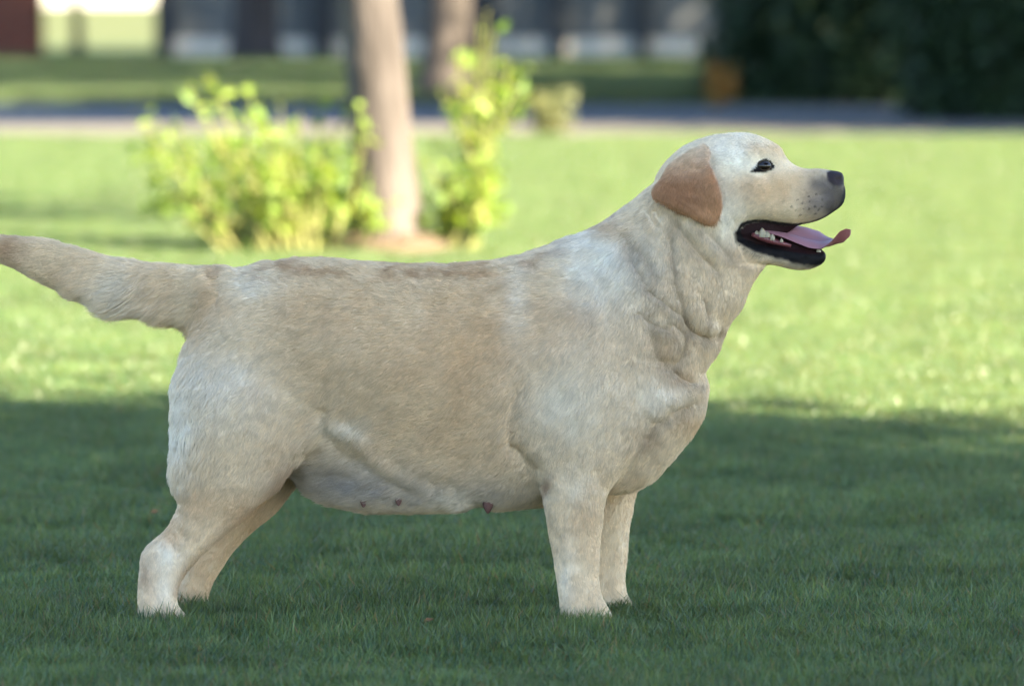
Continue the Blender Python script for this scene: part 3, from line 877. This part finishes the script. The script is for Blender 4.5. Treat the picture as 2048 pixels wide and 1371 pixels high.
for pts, w, dep in FOLDS:
    bb = np.array(pts)
    m = (px > bb[:, 0].min() - 3 * w) & (px < bb[:, 0].max() + 3 * w) & (py > bb[:, 1].min() - 3 * w) & (py < bb[:, 1].max() + 3 * w)
    d, t = seg_d(px[m], py[m], pts)
    disp[m] += dep * (1.4e-3 if bb[:, 0].mean() > 1240 and bb[:, 0].mean() < 1460 and bb[:, 1].mean() > 430 else 1.0e-3) * np.exp(-(d / w) ** 2) * np.clip(np.minimum(t, 1 - t) * 5 + 0.25, 0, 1)
disp *= side
trunk_m = np.exp(-((px - 800) / 420) ** 2 - ((py - 720) / 220) ** 2)
neck_m = np.exp(-((px - 1340) / 75) ** 2 - ((py - 600) / 110) ** 2)
disp += 0.0022 * N3(VB, 26, 0.3) * trunk_m + (0.0011 * N3(VB, 110, 0.9) + 0.0009 * N3(VB, 260, 3.9)) * neck_m + 0.0007 * N3(VB, 70, 0.5) * (px < 1420)
lipm = np.clip(1 - seg_d(px, py, CR([(975, 960), (985, 1010), (1060, 1055), (1180, 1095), (1320, 1130), (1460, 1165), (1665, 1165)]))[0] / 16, 0, 1)
disp += lipm * (0.0016 * N3(VB, 210, 0.9) + 0.0009 * N3(VB, 420, 1.9))
ridge = np.exp(-((py - 540) / 14) ** 2) * (px > 440) * (px < 1160)
disp += 0.0020 * N3(VB * np.array([1.5, 1, 1]), 60, 1.4) * ridge
VB = VB + NB * disp[:, None]
NB = normals(VB, QB)

# ---- coat colours and painted belly shade, soft patches on a cream ground: (x, y, rx, ry, colour, strength)
CREAM, LIGHT, TAN, DTAN = (0.80, 0.63, 0.425), (0.90, 0.83, 0.715), (0.64, 0.42, 0.225), (0.40, 0.235, 0.13)
EAR, EARL, BLACK, GREYB = (0.34, 0.155, 0.07), (0.56, 0.30, 0.155), (0.012, 0.011, 0.012), (0.16, 0.13, 0.115)
BELLY_SHADE = (0.40, 0.35, 0.315)  # greyish belly skin, darkened to paint in the shade under the body
PATCH = [
    (800, 690, 260, 150, TAN, .5), (940, 700, 110, 170, TAN, .5), (860, 880, 190, 90, TAN, .45), (640, 640, 90, 80, TAN, .4), (1130, 620, 90, 70, TAN, .45), (1000, 640, 60, 90, TAN, .35),
    (1042, 600, 26, 80, LIGHT, .4), (1220, 530, 85, 85, LIGHT, .95), (1180, 480, 60, 45, LIGHT, .5), (1300, 560, 50, 60, LIGHT, .3), (1150, 800, 110, 100, LIGHT, .55), (440, 780, 110, 110, LIGHT, .5), (360, 850, 30, 130, LIGHT, .7),
    (520, 570, 60, 25, LIGHT, .5), (430, 590, 30, 45, TAN, .6), (400, 640, 25, 40, TAN, .5), (20, 500, 45, 40, DTAN, .8), (330, 580, 70, 40, TAN, .3), (130, 560, 80, 40, TAN, .3), (240, 580, 60, 40, LIGHT, .4),
    (390, 1010, 50, 40, TAN, .55), (345, 1065, 28, 30, TAN, .6), (292, 1150, 18, 40, DTAN, .6), (480, 1020, 45, 40, TAN, .6), (330, 1110, 30, 30, LIGHT, .6), (560, 930, 40, 50, TAN, .4), (330, 1180, 25, 40, LIGHT, .5), (470, 900, 60, 60, CREAM, .4),
    (1170, 1030, 30, 60, TAN, .35), (1130, 1140, 20, 60, LIGHT, .5), (1090, 970, 10, 18, DTAN, .9), (1150, 960, 40, 40, LIGHT, .4), (1320, 780, 60, 50, LIGHT, .5), (1330, 700, 40, 45, TAN, .45), (1365, 745, 22, 22, TAN, .7),
    (1300, 870, 30, 30, DTAN, .4), (1380, 840, 30, 25, TAN, .5), (1260, 480, 25, 40, TAN, .3), (1340, 560, 45, 60, TAN, .25), (1210, 455, 50, 20, TAN, .6), (1290, 480, 20, 50, GREYB, .2),
    (720, 970, 130, 50, BELLY_SHADE, .8), (640, 940, 60, 45, GREYB, .45), (1000, 985, 80, 40, BELLY_SHADE, .5), (860, 990, 90, 30, BELLY_SHADE, .5), (920, 1000, 60, 30, LIGHT, .4), (700, 850, 50, 25, LIGHT, .5),  # belly: grey patches here paint its shade into the coat
    # head
    (1480, 320, 90, 60, LIGHT, .75), (1450, 430, 60, 60, LIGHT, .7), (1520, 296, 30, 14, TAN, .55), (1560, 295, 14, 18, TAN, .45), (1590, 360, 50, 24, TAN, .75), (1600, 395, 60, 36, TAN, .6), (1500, 368, 45, 20, TAN, .5), (1530, 385, 45, 25, TAN, .5),
    (1655, 400, 50, 46, GREYB, .9), (1640, 366, 30, 16, GREYB, .5), (1672, 362, 28, 20, BLACK, .75), (1684, 395, 18, 30, BLACK, .9), (1672, 420, 22, 14, BLACK, .7), (1640, 366, 18, 12, GREYB, .6), (1625, 408, 30, 26, GREYB, .25), (1395, 470, 30, 40, CREAM, .3), (1500, 500, 40, 40, TAN, .25), (1600, 530, 40, 10, GREYB, .4),
]


def coat(V):
    px, py = coat_px(V)
    n = len(V)
    c = np.tile(np.array(CREAM), (n, 1))
    jx, jy = px + 9 * N3(V, 45, 0.2) + 5 * N3(V, 130, 0.7), py + 9 * N3(V, 50, 1.2) + 5 * N3(V, 120, 1.7)
    mot = N3(V * np.array([1, 1, .6]), 85, 2.7)
    def blend(w, colr):
        w = np.clip(w, 0, 1)
        c[:] = c * (1 - w[:, None]) + np.array(colr) * w[:, None]
    # mottled darker saddle along the spine
    sp = np.interp(px, [430, 560, 660, 800, 950, 1060, 1160, 1250], [555, 535, 532, 545, 545, 520, 478, 425])
    r = np.exp(-((py - sp - 4) / 24) ** 2) * ((px > 420) & (px < 1240))
    blend(r * np.clip(0.38 + 0.75 * N3(V * np.array([.7, .6, 1.6]), 90, 0.4) + 0.45 * N3(V * np.array([.8, .6, 1.7]), 240, 1.4), 0.05, 0.85), DTAN)
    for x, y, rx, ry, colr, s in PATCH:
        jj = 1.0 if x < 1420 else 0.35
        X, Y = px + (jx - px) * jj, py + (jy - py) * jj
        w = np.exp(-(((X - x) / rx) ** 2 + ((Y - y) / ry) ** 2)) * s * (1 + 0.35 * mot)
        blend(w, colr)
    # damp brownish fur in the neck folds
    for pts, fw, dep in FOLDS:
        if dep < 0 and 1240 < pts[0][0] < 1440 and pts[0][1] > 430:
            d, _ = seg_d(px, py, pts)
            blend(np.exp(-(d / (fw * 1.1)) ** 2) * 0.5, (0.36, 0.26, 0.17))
    # faint vertical streaks on the ribs
    blend(np.clip(0.22 * N3(V * np.array([1, .2, .25]), 70, 0.6), 0, 1) * np.exp(-((px - 800) / 260) ** 2 - ((py - 690) / 160) ** 2), TAN)
    # browner front edge of the near hind leg, shade painted into the inner side of the far one
    d, _ = seg_d(px, py, [(590, 929), (527, 1003), (447, 1077), (379, 1140), (358, 1180)])
    blend(np.exp(-(d / 13) ** 2) * 0.6 * (V[:, 1] < DOG_Y - 0.02), DTAN)
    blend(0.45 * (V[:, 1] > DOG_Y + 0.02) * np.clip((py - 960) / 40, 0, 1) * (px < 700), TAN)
    # ear
    ear = poly_dist(np.array(ear_px), px.astype(np.float32), py.astype(np.float32))
    on_ear = np.clip((ear + 1.5) / 4, 0, 1) * (np.abs(V[:, 1] - DOG_Y) > 0.05)
    eb = np.clip((py - 285 + (px - 1400) * 0.25) / 75, 0, 1)
    blend(on_ear * (0.25 + 0.75 * eb), EARL)
    blend(on_ear * np.exp(-((jx - 1365) / 48) ** 2 - ((jy - 378) / 45) ** 2) * 0.85, EAR)
    # eye rim, lips, mouth, nose
    eyeP = poly_dist(np.array(CR([(1068, 462), (1110, 425), (1150, 375), (1190, 357), (1240, 373), (1270, 425), (1240, 452), (1180, 467), (1110, 470)])), px.astype(np.float32), py.astype(np.float32))
    blend(np.clip(eyeP / 2 + 0.8, 0, 1), BLACK)
    lip_u = CR([(970, 930), (1010, 880), (1070, 862), (1130, 860), (1200, 864), (1270, 878), (1350, 893), (1430, 898), (1495, 893)])
    d, _ = seg_d(px, py, lip_u); blend(np.clip(1.8 - d / 2.9 + 0.25 * N3(V, 300, 6.1), 0, 1), BLACK)
    d, _ = seg_d(px, py, CR([(1495, 893), (1580, 882), (1690, 835), (1800, 762), (1845, 690), (1850, 610)])); blend(np.clip(1.6 - d / 4.0, 0, 1) * 0.85, BLACK)
    lip_l = CR([(975, 960), (985, 1010), (1060, 1055), (1180, 1095), (1320, 1130), (1460, 1165), (1580, 1180), (1665, 1165)])
    d, t = seg_d(px, py, lip_l); blend(np.clip(2.1 - d / (6.0 + 5.5 * t) + 0.22 * N3(V, 300, 5.1), 0, 1), BLACK)
    inner = poly_dist(np.array(CR([(985, 945), (1015, 895), (1070, 876), (1200, 874), (1350, 903), (1500, 900), (1640, 1085), (1680, 1128), (1560, 1140), (1420, 1120), (1150, 1060), (1010, 1010)])), px.astype(np.float32), py.astype(np.float32))
    blend(np.clip(inner / 3 + 0.5, 0, 1), (0.022, 0.010, 0.011))
    noseP = poly_dist(np.array(CR([(1690, 470), (1740, 445), (1800, 452), (1842, 480), (1842, 560), (1800, 585), (1740, 570), (1700, 535)])), px.astype(np.float32), py.astype(np.float32))
    blend(np.clip(noseP / 3 + 0.6, 0, 1), (0.045, 0.034, 0.036))
    # whisker roots
    for a, b in ((1460, 690), (1500, 720), (1550, 665), (1610, 645), (1660, 690), (1600, 745), (1555, 765), (1510, 765), (1450, 775), (1480, 815), (1605, 805), (1655, 745), (1560, 705), (1410, 750), (1630, 770)):
        d = np.hypot(px - 1240 - a / 4.092, py - 230 - b / 4.092); blend(np.clip(1.6 - d / 1.7, 0, 1) * 0.75, BLACK)
    bare = np.maximum.reduce([np.clip(inner / 3 + 0.5, 0, 1), np.clip(noseP / 3 + 0.6, 0, 1)])
    d, t = seg_d(px, py, lip_l); bare = np.maximum(bare, np.clip(2.0 - d / (5.0 + 4.5 * t), 0, 1))
    bare = np.maximum(bare, np.clip(eyeP / 2 + 0.4, 0, 1))
    return np.clip(c * (1 + 0.06 * N3(V, 160, 2.2))[:, None], 0, 1), bare


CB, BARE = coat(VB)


def coat_material(name, rough, spec, hair=False):
    m, nt, p = mat_new(name)
    at = nt.nodes.new("ShaderNodeAttribute"); at.attribute_name = "coat"
    nt.links.new(at.outputs["Color"], p.inputs["Base Color"])
    p.inputs["Specular IOR Level"].default_value = spec
    p.inputs["Roughness"].default_value = rough
    if not hair:
        ab = nt.nodes.new("ShaderNodeAttribute"); ab.attribute_name = "bare"
        mr = nt.nodes.new("ShaderNodeMapRange"); mr.inputs[3].default_value = 0.85; mr.inputs[4].default_value = 0.42
        ms = nt.nodes.new("ShaderNodeMapRange"); ms.inputs[3].default_value = spec; ms.inputs[4].default_value = 0.04
        nt.links.new(ab.outputs["Fac"], ms.inputs[0]); nt.links.new(ms.outputs[0], p.inputs["Specular IOR Level"])
        nt.links.new(ab.outputs["Fac"], mr.inputs[0]); nt.links.new(mr.outputs[0], p.inputs["Roughness"])
        tc = nt.nodes.new("ShaderNodeTexCoord"); n = nt.nodes.new("ShaderNodeTexNoise"); n.inputs["Scale"].default_value = 260
        nt.links.new(tc.outputs["Object"], n.inputs["Vector"])
        b = nt.nodes.new("ShaderNodeBump"); b.inputs["Strength"].default_value = 0.35; b.inputs["Distance"].default_value = 0.002
        nt.links.new(n.outputs[0], b.inputs["Height"]); nt.links.new(b.outputs[0], p.inputs["Normal"])
    return m


M['skin'] = coat_material("dog_skin", 0.85, 0.25)
M['fur'] = coat_material("dog_fur", 0.55, 0.25, True)
cx_, cz_ = 0.0, 0.0
DOG_O = np.array((float(pix(760, 1240, DOG_Y)[0]), DOG_Y, 0.0))
dog = empty("dog", DOG_O, "yellow labrador dog standing in profile on shaded grass, mouth open", "dog")
bo = mesh_obj("body", VB - DOG_O, QB, M['skin'], dog, smooth=True)
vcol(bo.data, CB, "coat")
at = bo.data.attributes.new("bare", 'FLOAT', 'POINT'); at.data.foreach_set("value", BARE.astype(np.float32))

# ------------------------------------------------------------------ fur
FLOW = np.array([  # x, y, dx, dy (photograph, y down), length mm, lift
    (1680, 345, -1, .1, 3, .25), (1600, 355, -1, .1, 4, .2), (1610, 410, -.9, .4, 5, .2), (1660, 420, -.8, .5, 4, .2), (1500, 285, -1, .1, 6, .2), (1450, 330, -1, .3, 7, .2), (1460, 420, -.8, .6, 9, .22), (1380, 300, -.9, .5, 8, .2),
    (1380, 380, .25, 1, 11, .2), (1430, 430, .2, 1, 11, .2), (1320, 390, -.3, .9, 11, .2), (1600, 520, -1, .2, 4, .2), (1500, 540, -.7, .7, 11, .25), (1250, 430, -.8, .6, 15, .22), (1330, 540, -.35, 1, 17, .3), (1450, 610, -.35, 1, 18, .32),
    (1420, 690, -.2, 1, 20, .34), (1340, 690, -.3, 1, 18, .3), (1390, 800, -.2, 1, 18, .3), (1330, 920, -.5, .8, 17, .25), (1220, 560, -.55, .85, 20, .25), (1180, 700, -.6, .8, 17, .22), (1150, 850, -.5, .9, 15, .2), (1090, 500, -.9, .3, 16, .25), (1000, 640, -.9, .5, 17, .22),
    (850, 700, -1, .35, 17, .22), (850, 540, -1, .1, 17, .28), (600, 530, -1, .1, 17, .28), (850, 860, -1, .4, 17, .22), (900, 990, -.9, .5, 18, .25), (720, 970, -1, .45, 26, .28), (640, 930, -1, .3, 28, .25), (700, 860, -.8, .7, 22, .25), (600, 700, -.9, .5, 17, .22),
    (450, 620, -.75, .7, 17, .22), (450, 800, -.5, .9, 18, .22), (360, 760, -.3, 1, 22, .3), (358, 900, -.1, 1, 32, .35), (500, 900, -.5, .9, 14, .2), (420, 1020, -.5, .9, 11, .2), (320, 1100, -.1, 1, 8, .2), (310, 1190, 0, 1, 8, .2), (440, 1100, -.4, .9, 8, .2),
    (1150, 1000, 0, 1, 11, .2), (1150, 1150, 0, 1, 8, .2), (1230, 1100, 0, 1, 8, .2), (400, 590, -1, .25, 18, .22), (330, 645, -.9, .6, 38, .5), (240, 620, -1, .6, 46, .5), (170, 598, -1, .5, 30, .4), (100, 575, -1, .3, 16, .25), (200, 540, -1, .3, 20, .22), (60, 510, -1, .1, 15, .25), (-20, 490, -1, 0, 14, .25),
])


def idw(qx, qy, vals):
    w = np.zeros(len(qx)); o = np.zeros((len(qx), vals.shape[1]))
    for i in range(len(FLOW)):
        k = 1 / (((qx - FLOW[i, 0]) ** 2 + (qy - FLOW[i, 1]) ** 2) + 300) ** 1.6
        w += k; o += k[:, None] * vals[i]
    return o / w[:, None]


NH = 600000
tri = np.concatenate([QB[:, [0, 1, 2]], QB[:, [0, 2, 3]]])
A, B, C = VB[tri[:, 0]], VB[tri[:, 1]], VB[tri[:, 2]]
ctr = (A + B + C) / 3
area = np.linalg.norm(np.cross(B - A, C - A), axis=1) * 0.5
cpx, cpy = coat_px(ctr)
dens = area * np.where(ctr[:, 1] > DOG_Y + 0.02, 0.45, 1.0) * np.where(cpx > 1280, 1.9, 1.0) * (BARE[tri].mean(1) < 0.35) * (ctr[:, 2] > 0.004)
cum = np.cumsum(dens); pick = np.searchsorted(cum, RNG.random(NH) * cum[-1])
r1, r2 = np.sqrt(RNG.random(NH)), RNG.random(NH)
wA, wB, wC = 1 - r1, r1 * (1 - r2), r1 * r2
t_ = tri[pick]
root = wA[:, None] * VB[t_[:, 0]] + wB[:, None] * VB[t_[:, 1]] + wC[:, None] * VB[t_[:, 2]]
nrm = wA[:, None] * NB[t_[:, 0]] + wB[:, None] * NB[t_[:, 1]] + wC[:, None] * NB[t_[:, 2]]
nrm /= np.linalg.norm(nrm, axis=1, keepdims=True)
qx, qy = coat_px(root)
fl = idw(qx, qy, FLOW[:, 2:6])
fd = np.stack([fl[:, 0], np.zeros(NH), -fl[:, 1]], 1)
fd /= np.linalg.norm(fd, axis=1, keepdims=True)
swirl = 0.26 * N3(root, 75, 0.8) + 0.16 * N3(root, 190, 1.9)
swirl *= np.interp(qx, [1380, 1480], [1.0, 0.35])
axis_ = np.cross(fd, nrm)
fd = fd + axis_ * (swirl + 0.12 * RNG.standard_normal(NH))[:, None]
fd -= nrm * (fd * nrm).sum(1, keepdims=True)
fd /= np.linalg.norm(fd, axis=1, keepdims=True) + 1e-9
ln = fl[:, 2] * np.interp(qx, [1180, 1280], [0.72, 0.68]) * 1e-3 * (0.65 + 0.6 * RNG.random(NH)) * (1 + 0.15 * N3(root, 110, 3.1))
ln *= np.interp(BARE[t_].mean(1), [0, .35], [1, .4])
lift = 0.72 * fl[:, 3] * (0.7 + 0.6 * RNG.random(NH)) * (1 + 0.35 * N3(root, 140, 4.2))
prof = [(0.0, 0.0), (0.34, 0.9), (0.68, 1.45), (1.0, 1.6)]
PTS = np.stack([root - nrm * 0.0004 + fd * (ln * a)[:, None] + nrm * (ln * lift * b)[:, None] for a, b in prof], 1)
PTS[:, 3, 2] -= ln * 0.06
# locks: tips gather towards the mean tip of their neighbourhood
cell = 0.006
key = np.floor((root + 0.003 * np.stack([N3(root, 300, .1), N3(root, 300, .5), N3(root, 300, .9)], 1)) / cell).astype(np.int64)
key = key[:, 0] * 73856093 ^ key[:, 1] * 19349663 ^ key[:, 2] * 83492791
_, inv = np.unique(key, return_inverse=True)
inv = inv.ravel()
cn = np.bincount(inv)
for j, w in ((1, .06), (2, .18), (3, .30)):
    mean = np.stack([np.bincount(inv, PTS[:, j, i]) / cn for i in range(3)], 1)[inv]
    w_ = w * np.interp(fl[:, 2], [5, 14, 25], [0.2, 0.75, 1.1])[:, None]
    PTS[:, j] = PTS[:, j] * (1 - w_) + mean * w_
PTS[:, :, 2] = np.maximum(PTS[:, :, 2], 0.004)
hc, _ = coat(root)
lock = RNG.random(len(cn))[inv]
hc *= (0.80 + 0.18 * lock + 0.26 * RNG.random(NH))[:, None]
hd = bpy.data.hair_curves.new("fur")
hd.add_curves([4] * NH)
hd.attributes["position"].data.foreach_set("vector", (PTS - DOG_O).reshape(-1).astype(np.float32))
ra = hd.attributes.get("radius") or hd.attributes.new("radius", 'FLOAT', 'POINT')
ra.data.foreach_set("value", np.tile(np.array([.00030, .00028, .00021, .00007], np.float32), NH))
ca = hd.attributes.new("coat", 'FLOAT_COLOR', 'CURVE')
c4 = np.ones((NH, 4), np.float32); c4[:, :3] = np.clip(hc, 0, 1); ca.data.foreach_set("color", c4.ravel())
hd.materials.append(M['fur'])
fur = bpy.data.objects.new("fur", hd); col.objects.link(fur); fur.parent = dog
fur["kind"] = "stuff"

# ------------------------------------------------------------------ eyes, tongue, teeth, teats
def near_y(a, b, r=4):
    qx, qy = to_pix(VB)
    m = (np.hypot(qx - a, qy - b) < r)
    return VB[m][:, 1].min()


def ball(c, r, n=20, m=12, sc_=(1, 1, 1)):
    v = [(c[0], c[1], c[2] + r * sc_[2])]
    for i in range(1, m):
        th = math.pi * i / m
        v += [(c[0] + r * sc_[0] * math.sin(th) * math.cos(2 * math.pi * j / n), c[1] + r * sc_[1] * math.sin(th) * math.sin(2 * math.pi * j / n), c[2] + r * sc_[2] * math.cos(th)) for j in range(n)]
    v.append((c[0], c[1], c[2] - r * sc_[2]))
    f = [(0, 1 + j, 1 + (j + 1) % n) for j in range(n)]
    f += [(1 + (i - 1) * n + j, 1 + i * n + j, 1 + i * n + (j + 1) % n, 1 + (i - 1) * n + (j + 1) % n) for i in range(1, m - 1) for j in range(n)]
    f += [(len(v) - 1, 1 + (m - 2) * n + (j + 1) % n, 1 + (m - 2) * n + j) for j in range(n)]
    return np.array(v), f


def plain(name, c, rough=0.4, spec=0.5):
    return noisy(name, tuple(0.85 * x for x in c), tuple(min(1, 1.15 * x) for x in c), 120, rough, 0.15, 300, spec)


M['eye'] = noisy("dog_eye", (0.006, 0.004, 0.003), (0.016, 0.009, 0.006), 200, 0.16, spec=0.45)
M['tongue'] = leafy("tongue", trans=(0.9, 0.3, 0.3), tw=0.08, rough=0.4, spec=0.5)
M['tooth'] = plain("tooth", (0.36, 0.30, 0.20), 0.35)
M['gum'] = plain("gum", (0.16, 0.045, 0.05), 0.3)
M['teat'] = plain("teat", (0.13, 0.06, 0.048), 0.75)
ey = near_y(1527, 332, 6)
ex, ez = pix(1527, 332, ey)
for s in (1, -1):
    yy = ey + 0.0078 if s > 0 else 2 * DOG_Y - ey - 0.0078
    v, f = ball((float(ex), yy, float(ez)), 0.0115, sc_=(1.1, 1, 0.80))
    mesh_obj("eye", v - DOG_O, f, M['eye'], dog, smooth=True)

# tongue: cupped ribbon, the near edge lower than the far one, tip curling up
cen = CR([(1180, 935), (1300, 955), (1420, 985), (1540, 1022), (1640, 1042), (1720, 1040), (1790, 1016), (1845, 1000), (1882, 972)])
hw = [.022, .026, .029, .031, .032, .031, .029, .024, .012]
tilt = [.30, .34, .42, .46, .38, .05, -.34, -.45, -.35]
cz = np.array(cen)
TX, TZ = pix(cz[:, 0], cz[:, 1], DOG_Y)
nu = 11
tv, tf = [], []
fine = np.linspace(0, len(cen) - 1, 33)
TXf, TZf, hwf, tlf = (np.interp(fine, np.arange(len(cen)), q) for q in (TX, TZ, hw, tilt))
for sm_ in range(2):
    TXf[1:-1] = (TXf[:-2] + 2 * TXf[1:-1] + TXf[2:]) / 4; TZf[1:-1] = (TZf[:-2] + 2 * TZf[1:-1] + TZf[2:]) / 4
for lay in (1, -1):
    for i in range(len(fine)):
        for j in range(nu):
            u = (j / (nu - 1)) * 2 - 1
            th = 0.0042 * math.sqrt(max(0, 1 - u * u)) * (1 if i < len(fine) - 3 else 0.5)
            z = TZf[i] + u * hwf[i] * tlf[i] + 0.0035 * u * u - 0.003 * math.exp(-(u / 0.18) ** 2) + lay * th
            tv.append((TXf[i] + (lay * th * 0.6 if i > 20 else 0), DOG_Y + u * hwf[i] * 0.95, z))
nf = len(fine)
for lay in (0, 1):
    o = lay * nf * nu
    for i in range(nf - 1):
        for j in range(nu - 1):
            q = (o + i * nu + j, o + (i + 1) * nu + j, o + (i + 1) * nu + j + 1, o + i * nu + j + 1)
            tf.append(q if lay == 0 else q[::-1])
o = nf * nu
for j in range(nu - 1):
    tf.append(((nf - 1) * nu + j, o + (nf - 1) * nu + j, o + (nf - 1) * nu + j + 1, (nf - 1) * nu + j + 1))
to = mesh_obj("tongue", np.array(tv) - DOG_O, tf, M['tongue'], dog, smooth=True)
tcol = np.tile(np.array((0.44, 0.21, 0.235)), (len(tv), 1)); tcol[nf * nu:] = (0.36, 0.13, 0.14)
vcol(to.data, tcol, "tint")

# gums and teeth of the lower jaw, near and far side
gl = np.array(CR([(1080, 975), (1140, 995), (1220, 1022), (1300, 1046), (1400, 1072)]))
for s in (-1, 1):
    gy = DOG_Y + 0.034 * s
    GXp, GZp = pix(gl[:, 0], gl[:, 1], gy)
    path = np.stack([GXp, np.linspace(gy, DOG_Y + 0.028 * s, len(gl)), GZp], 1)
    v, f = tube(path, [.003, .0052, .0055, .004, .0025], 10)
    mesh_obj("gum", v - DOG_O, f, M['gum'], dog, smooth=True)
    for a, b, w, h in ((1120, 960, .0035, .005), (1165, 960, .0062, .012), (1203, 974, .0055, .008), (1247, 997, .0040, .008), (1322, 1024, .0025, .005), (1625, 1106, .0035, .005)):
        q = CR([(a, b)])[0]
        y_ = gy + 0.001 * s if a < 1500 else DOG_Y + 0.016 * s
        X, Z = pix(q[0], q[1], y_)
        n = 8
        v = []
        for k, (rr, zz) in enumerate(((1.0, -1.0), (1.05, -0.3), (0.75, 0.3), (0.35, 0.75))):
            v += [(float(X) + w * rr * math.cos(2 * math.pi * j / n), y_ + 0.6 * w * rr * math.sin(2 * math.pi * j / n), float(Z) + zz * h * 0.6) for j in range(n)]
        v.append((float(X) - w * 0.1, y_, float(Z) + h * 0.62))
        f = [(k * n + j, k * n + (j + 1) % n, (k + 1) * n + (j + 1) % n, (k + 1) * n + j) for k in range(3) for j in range(n)] + [(3 * n + j, 3 * n + (j + 1) % n, 4 * n) for j in range(n)]
        mesh_obj("tooth", np.array(v) - DOG_O, f, M['tooth'], dog, smooth=True)
for a, b, dy in ((976, 1008, 0), (797, 1000, 0), (727, 1003, 0)):
    y_ = near_y(a, b, 8)
    X, Z = pix(a, b, y_)
    v, f = ball((0, 0, 0), 0.0085, 14, 10)
    v[:, 2] = np.where(v[:, 2] < 0, v[:, 2] * 1.5, v[:, 2]); v[:, 0] *= 1 - 0.35 * np.clip(-v[:, 2] / 0.012, 0, 1)
    for yy in (y_ - 0.001, 2 * DOG_Y - y_ + 0.001):
        mesh_obj("teat", v * (1, .55, 1.1) * (1.0 if a > 900 else .62) + np.array((float(X), yy, float(Z))) - DOG_O, f, M['teat'], dog, smooth=True)
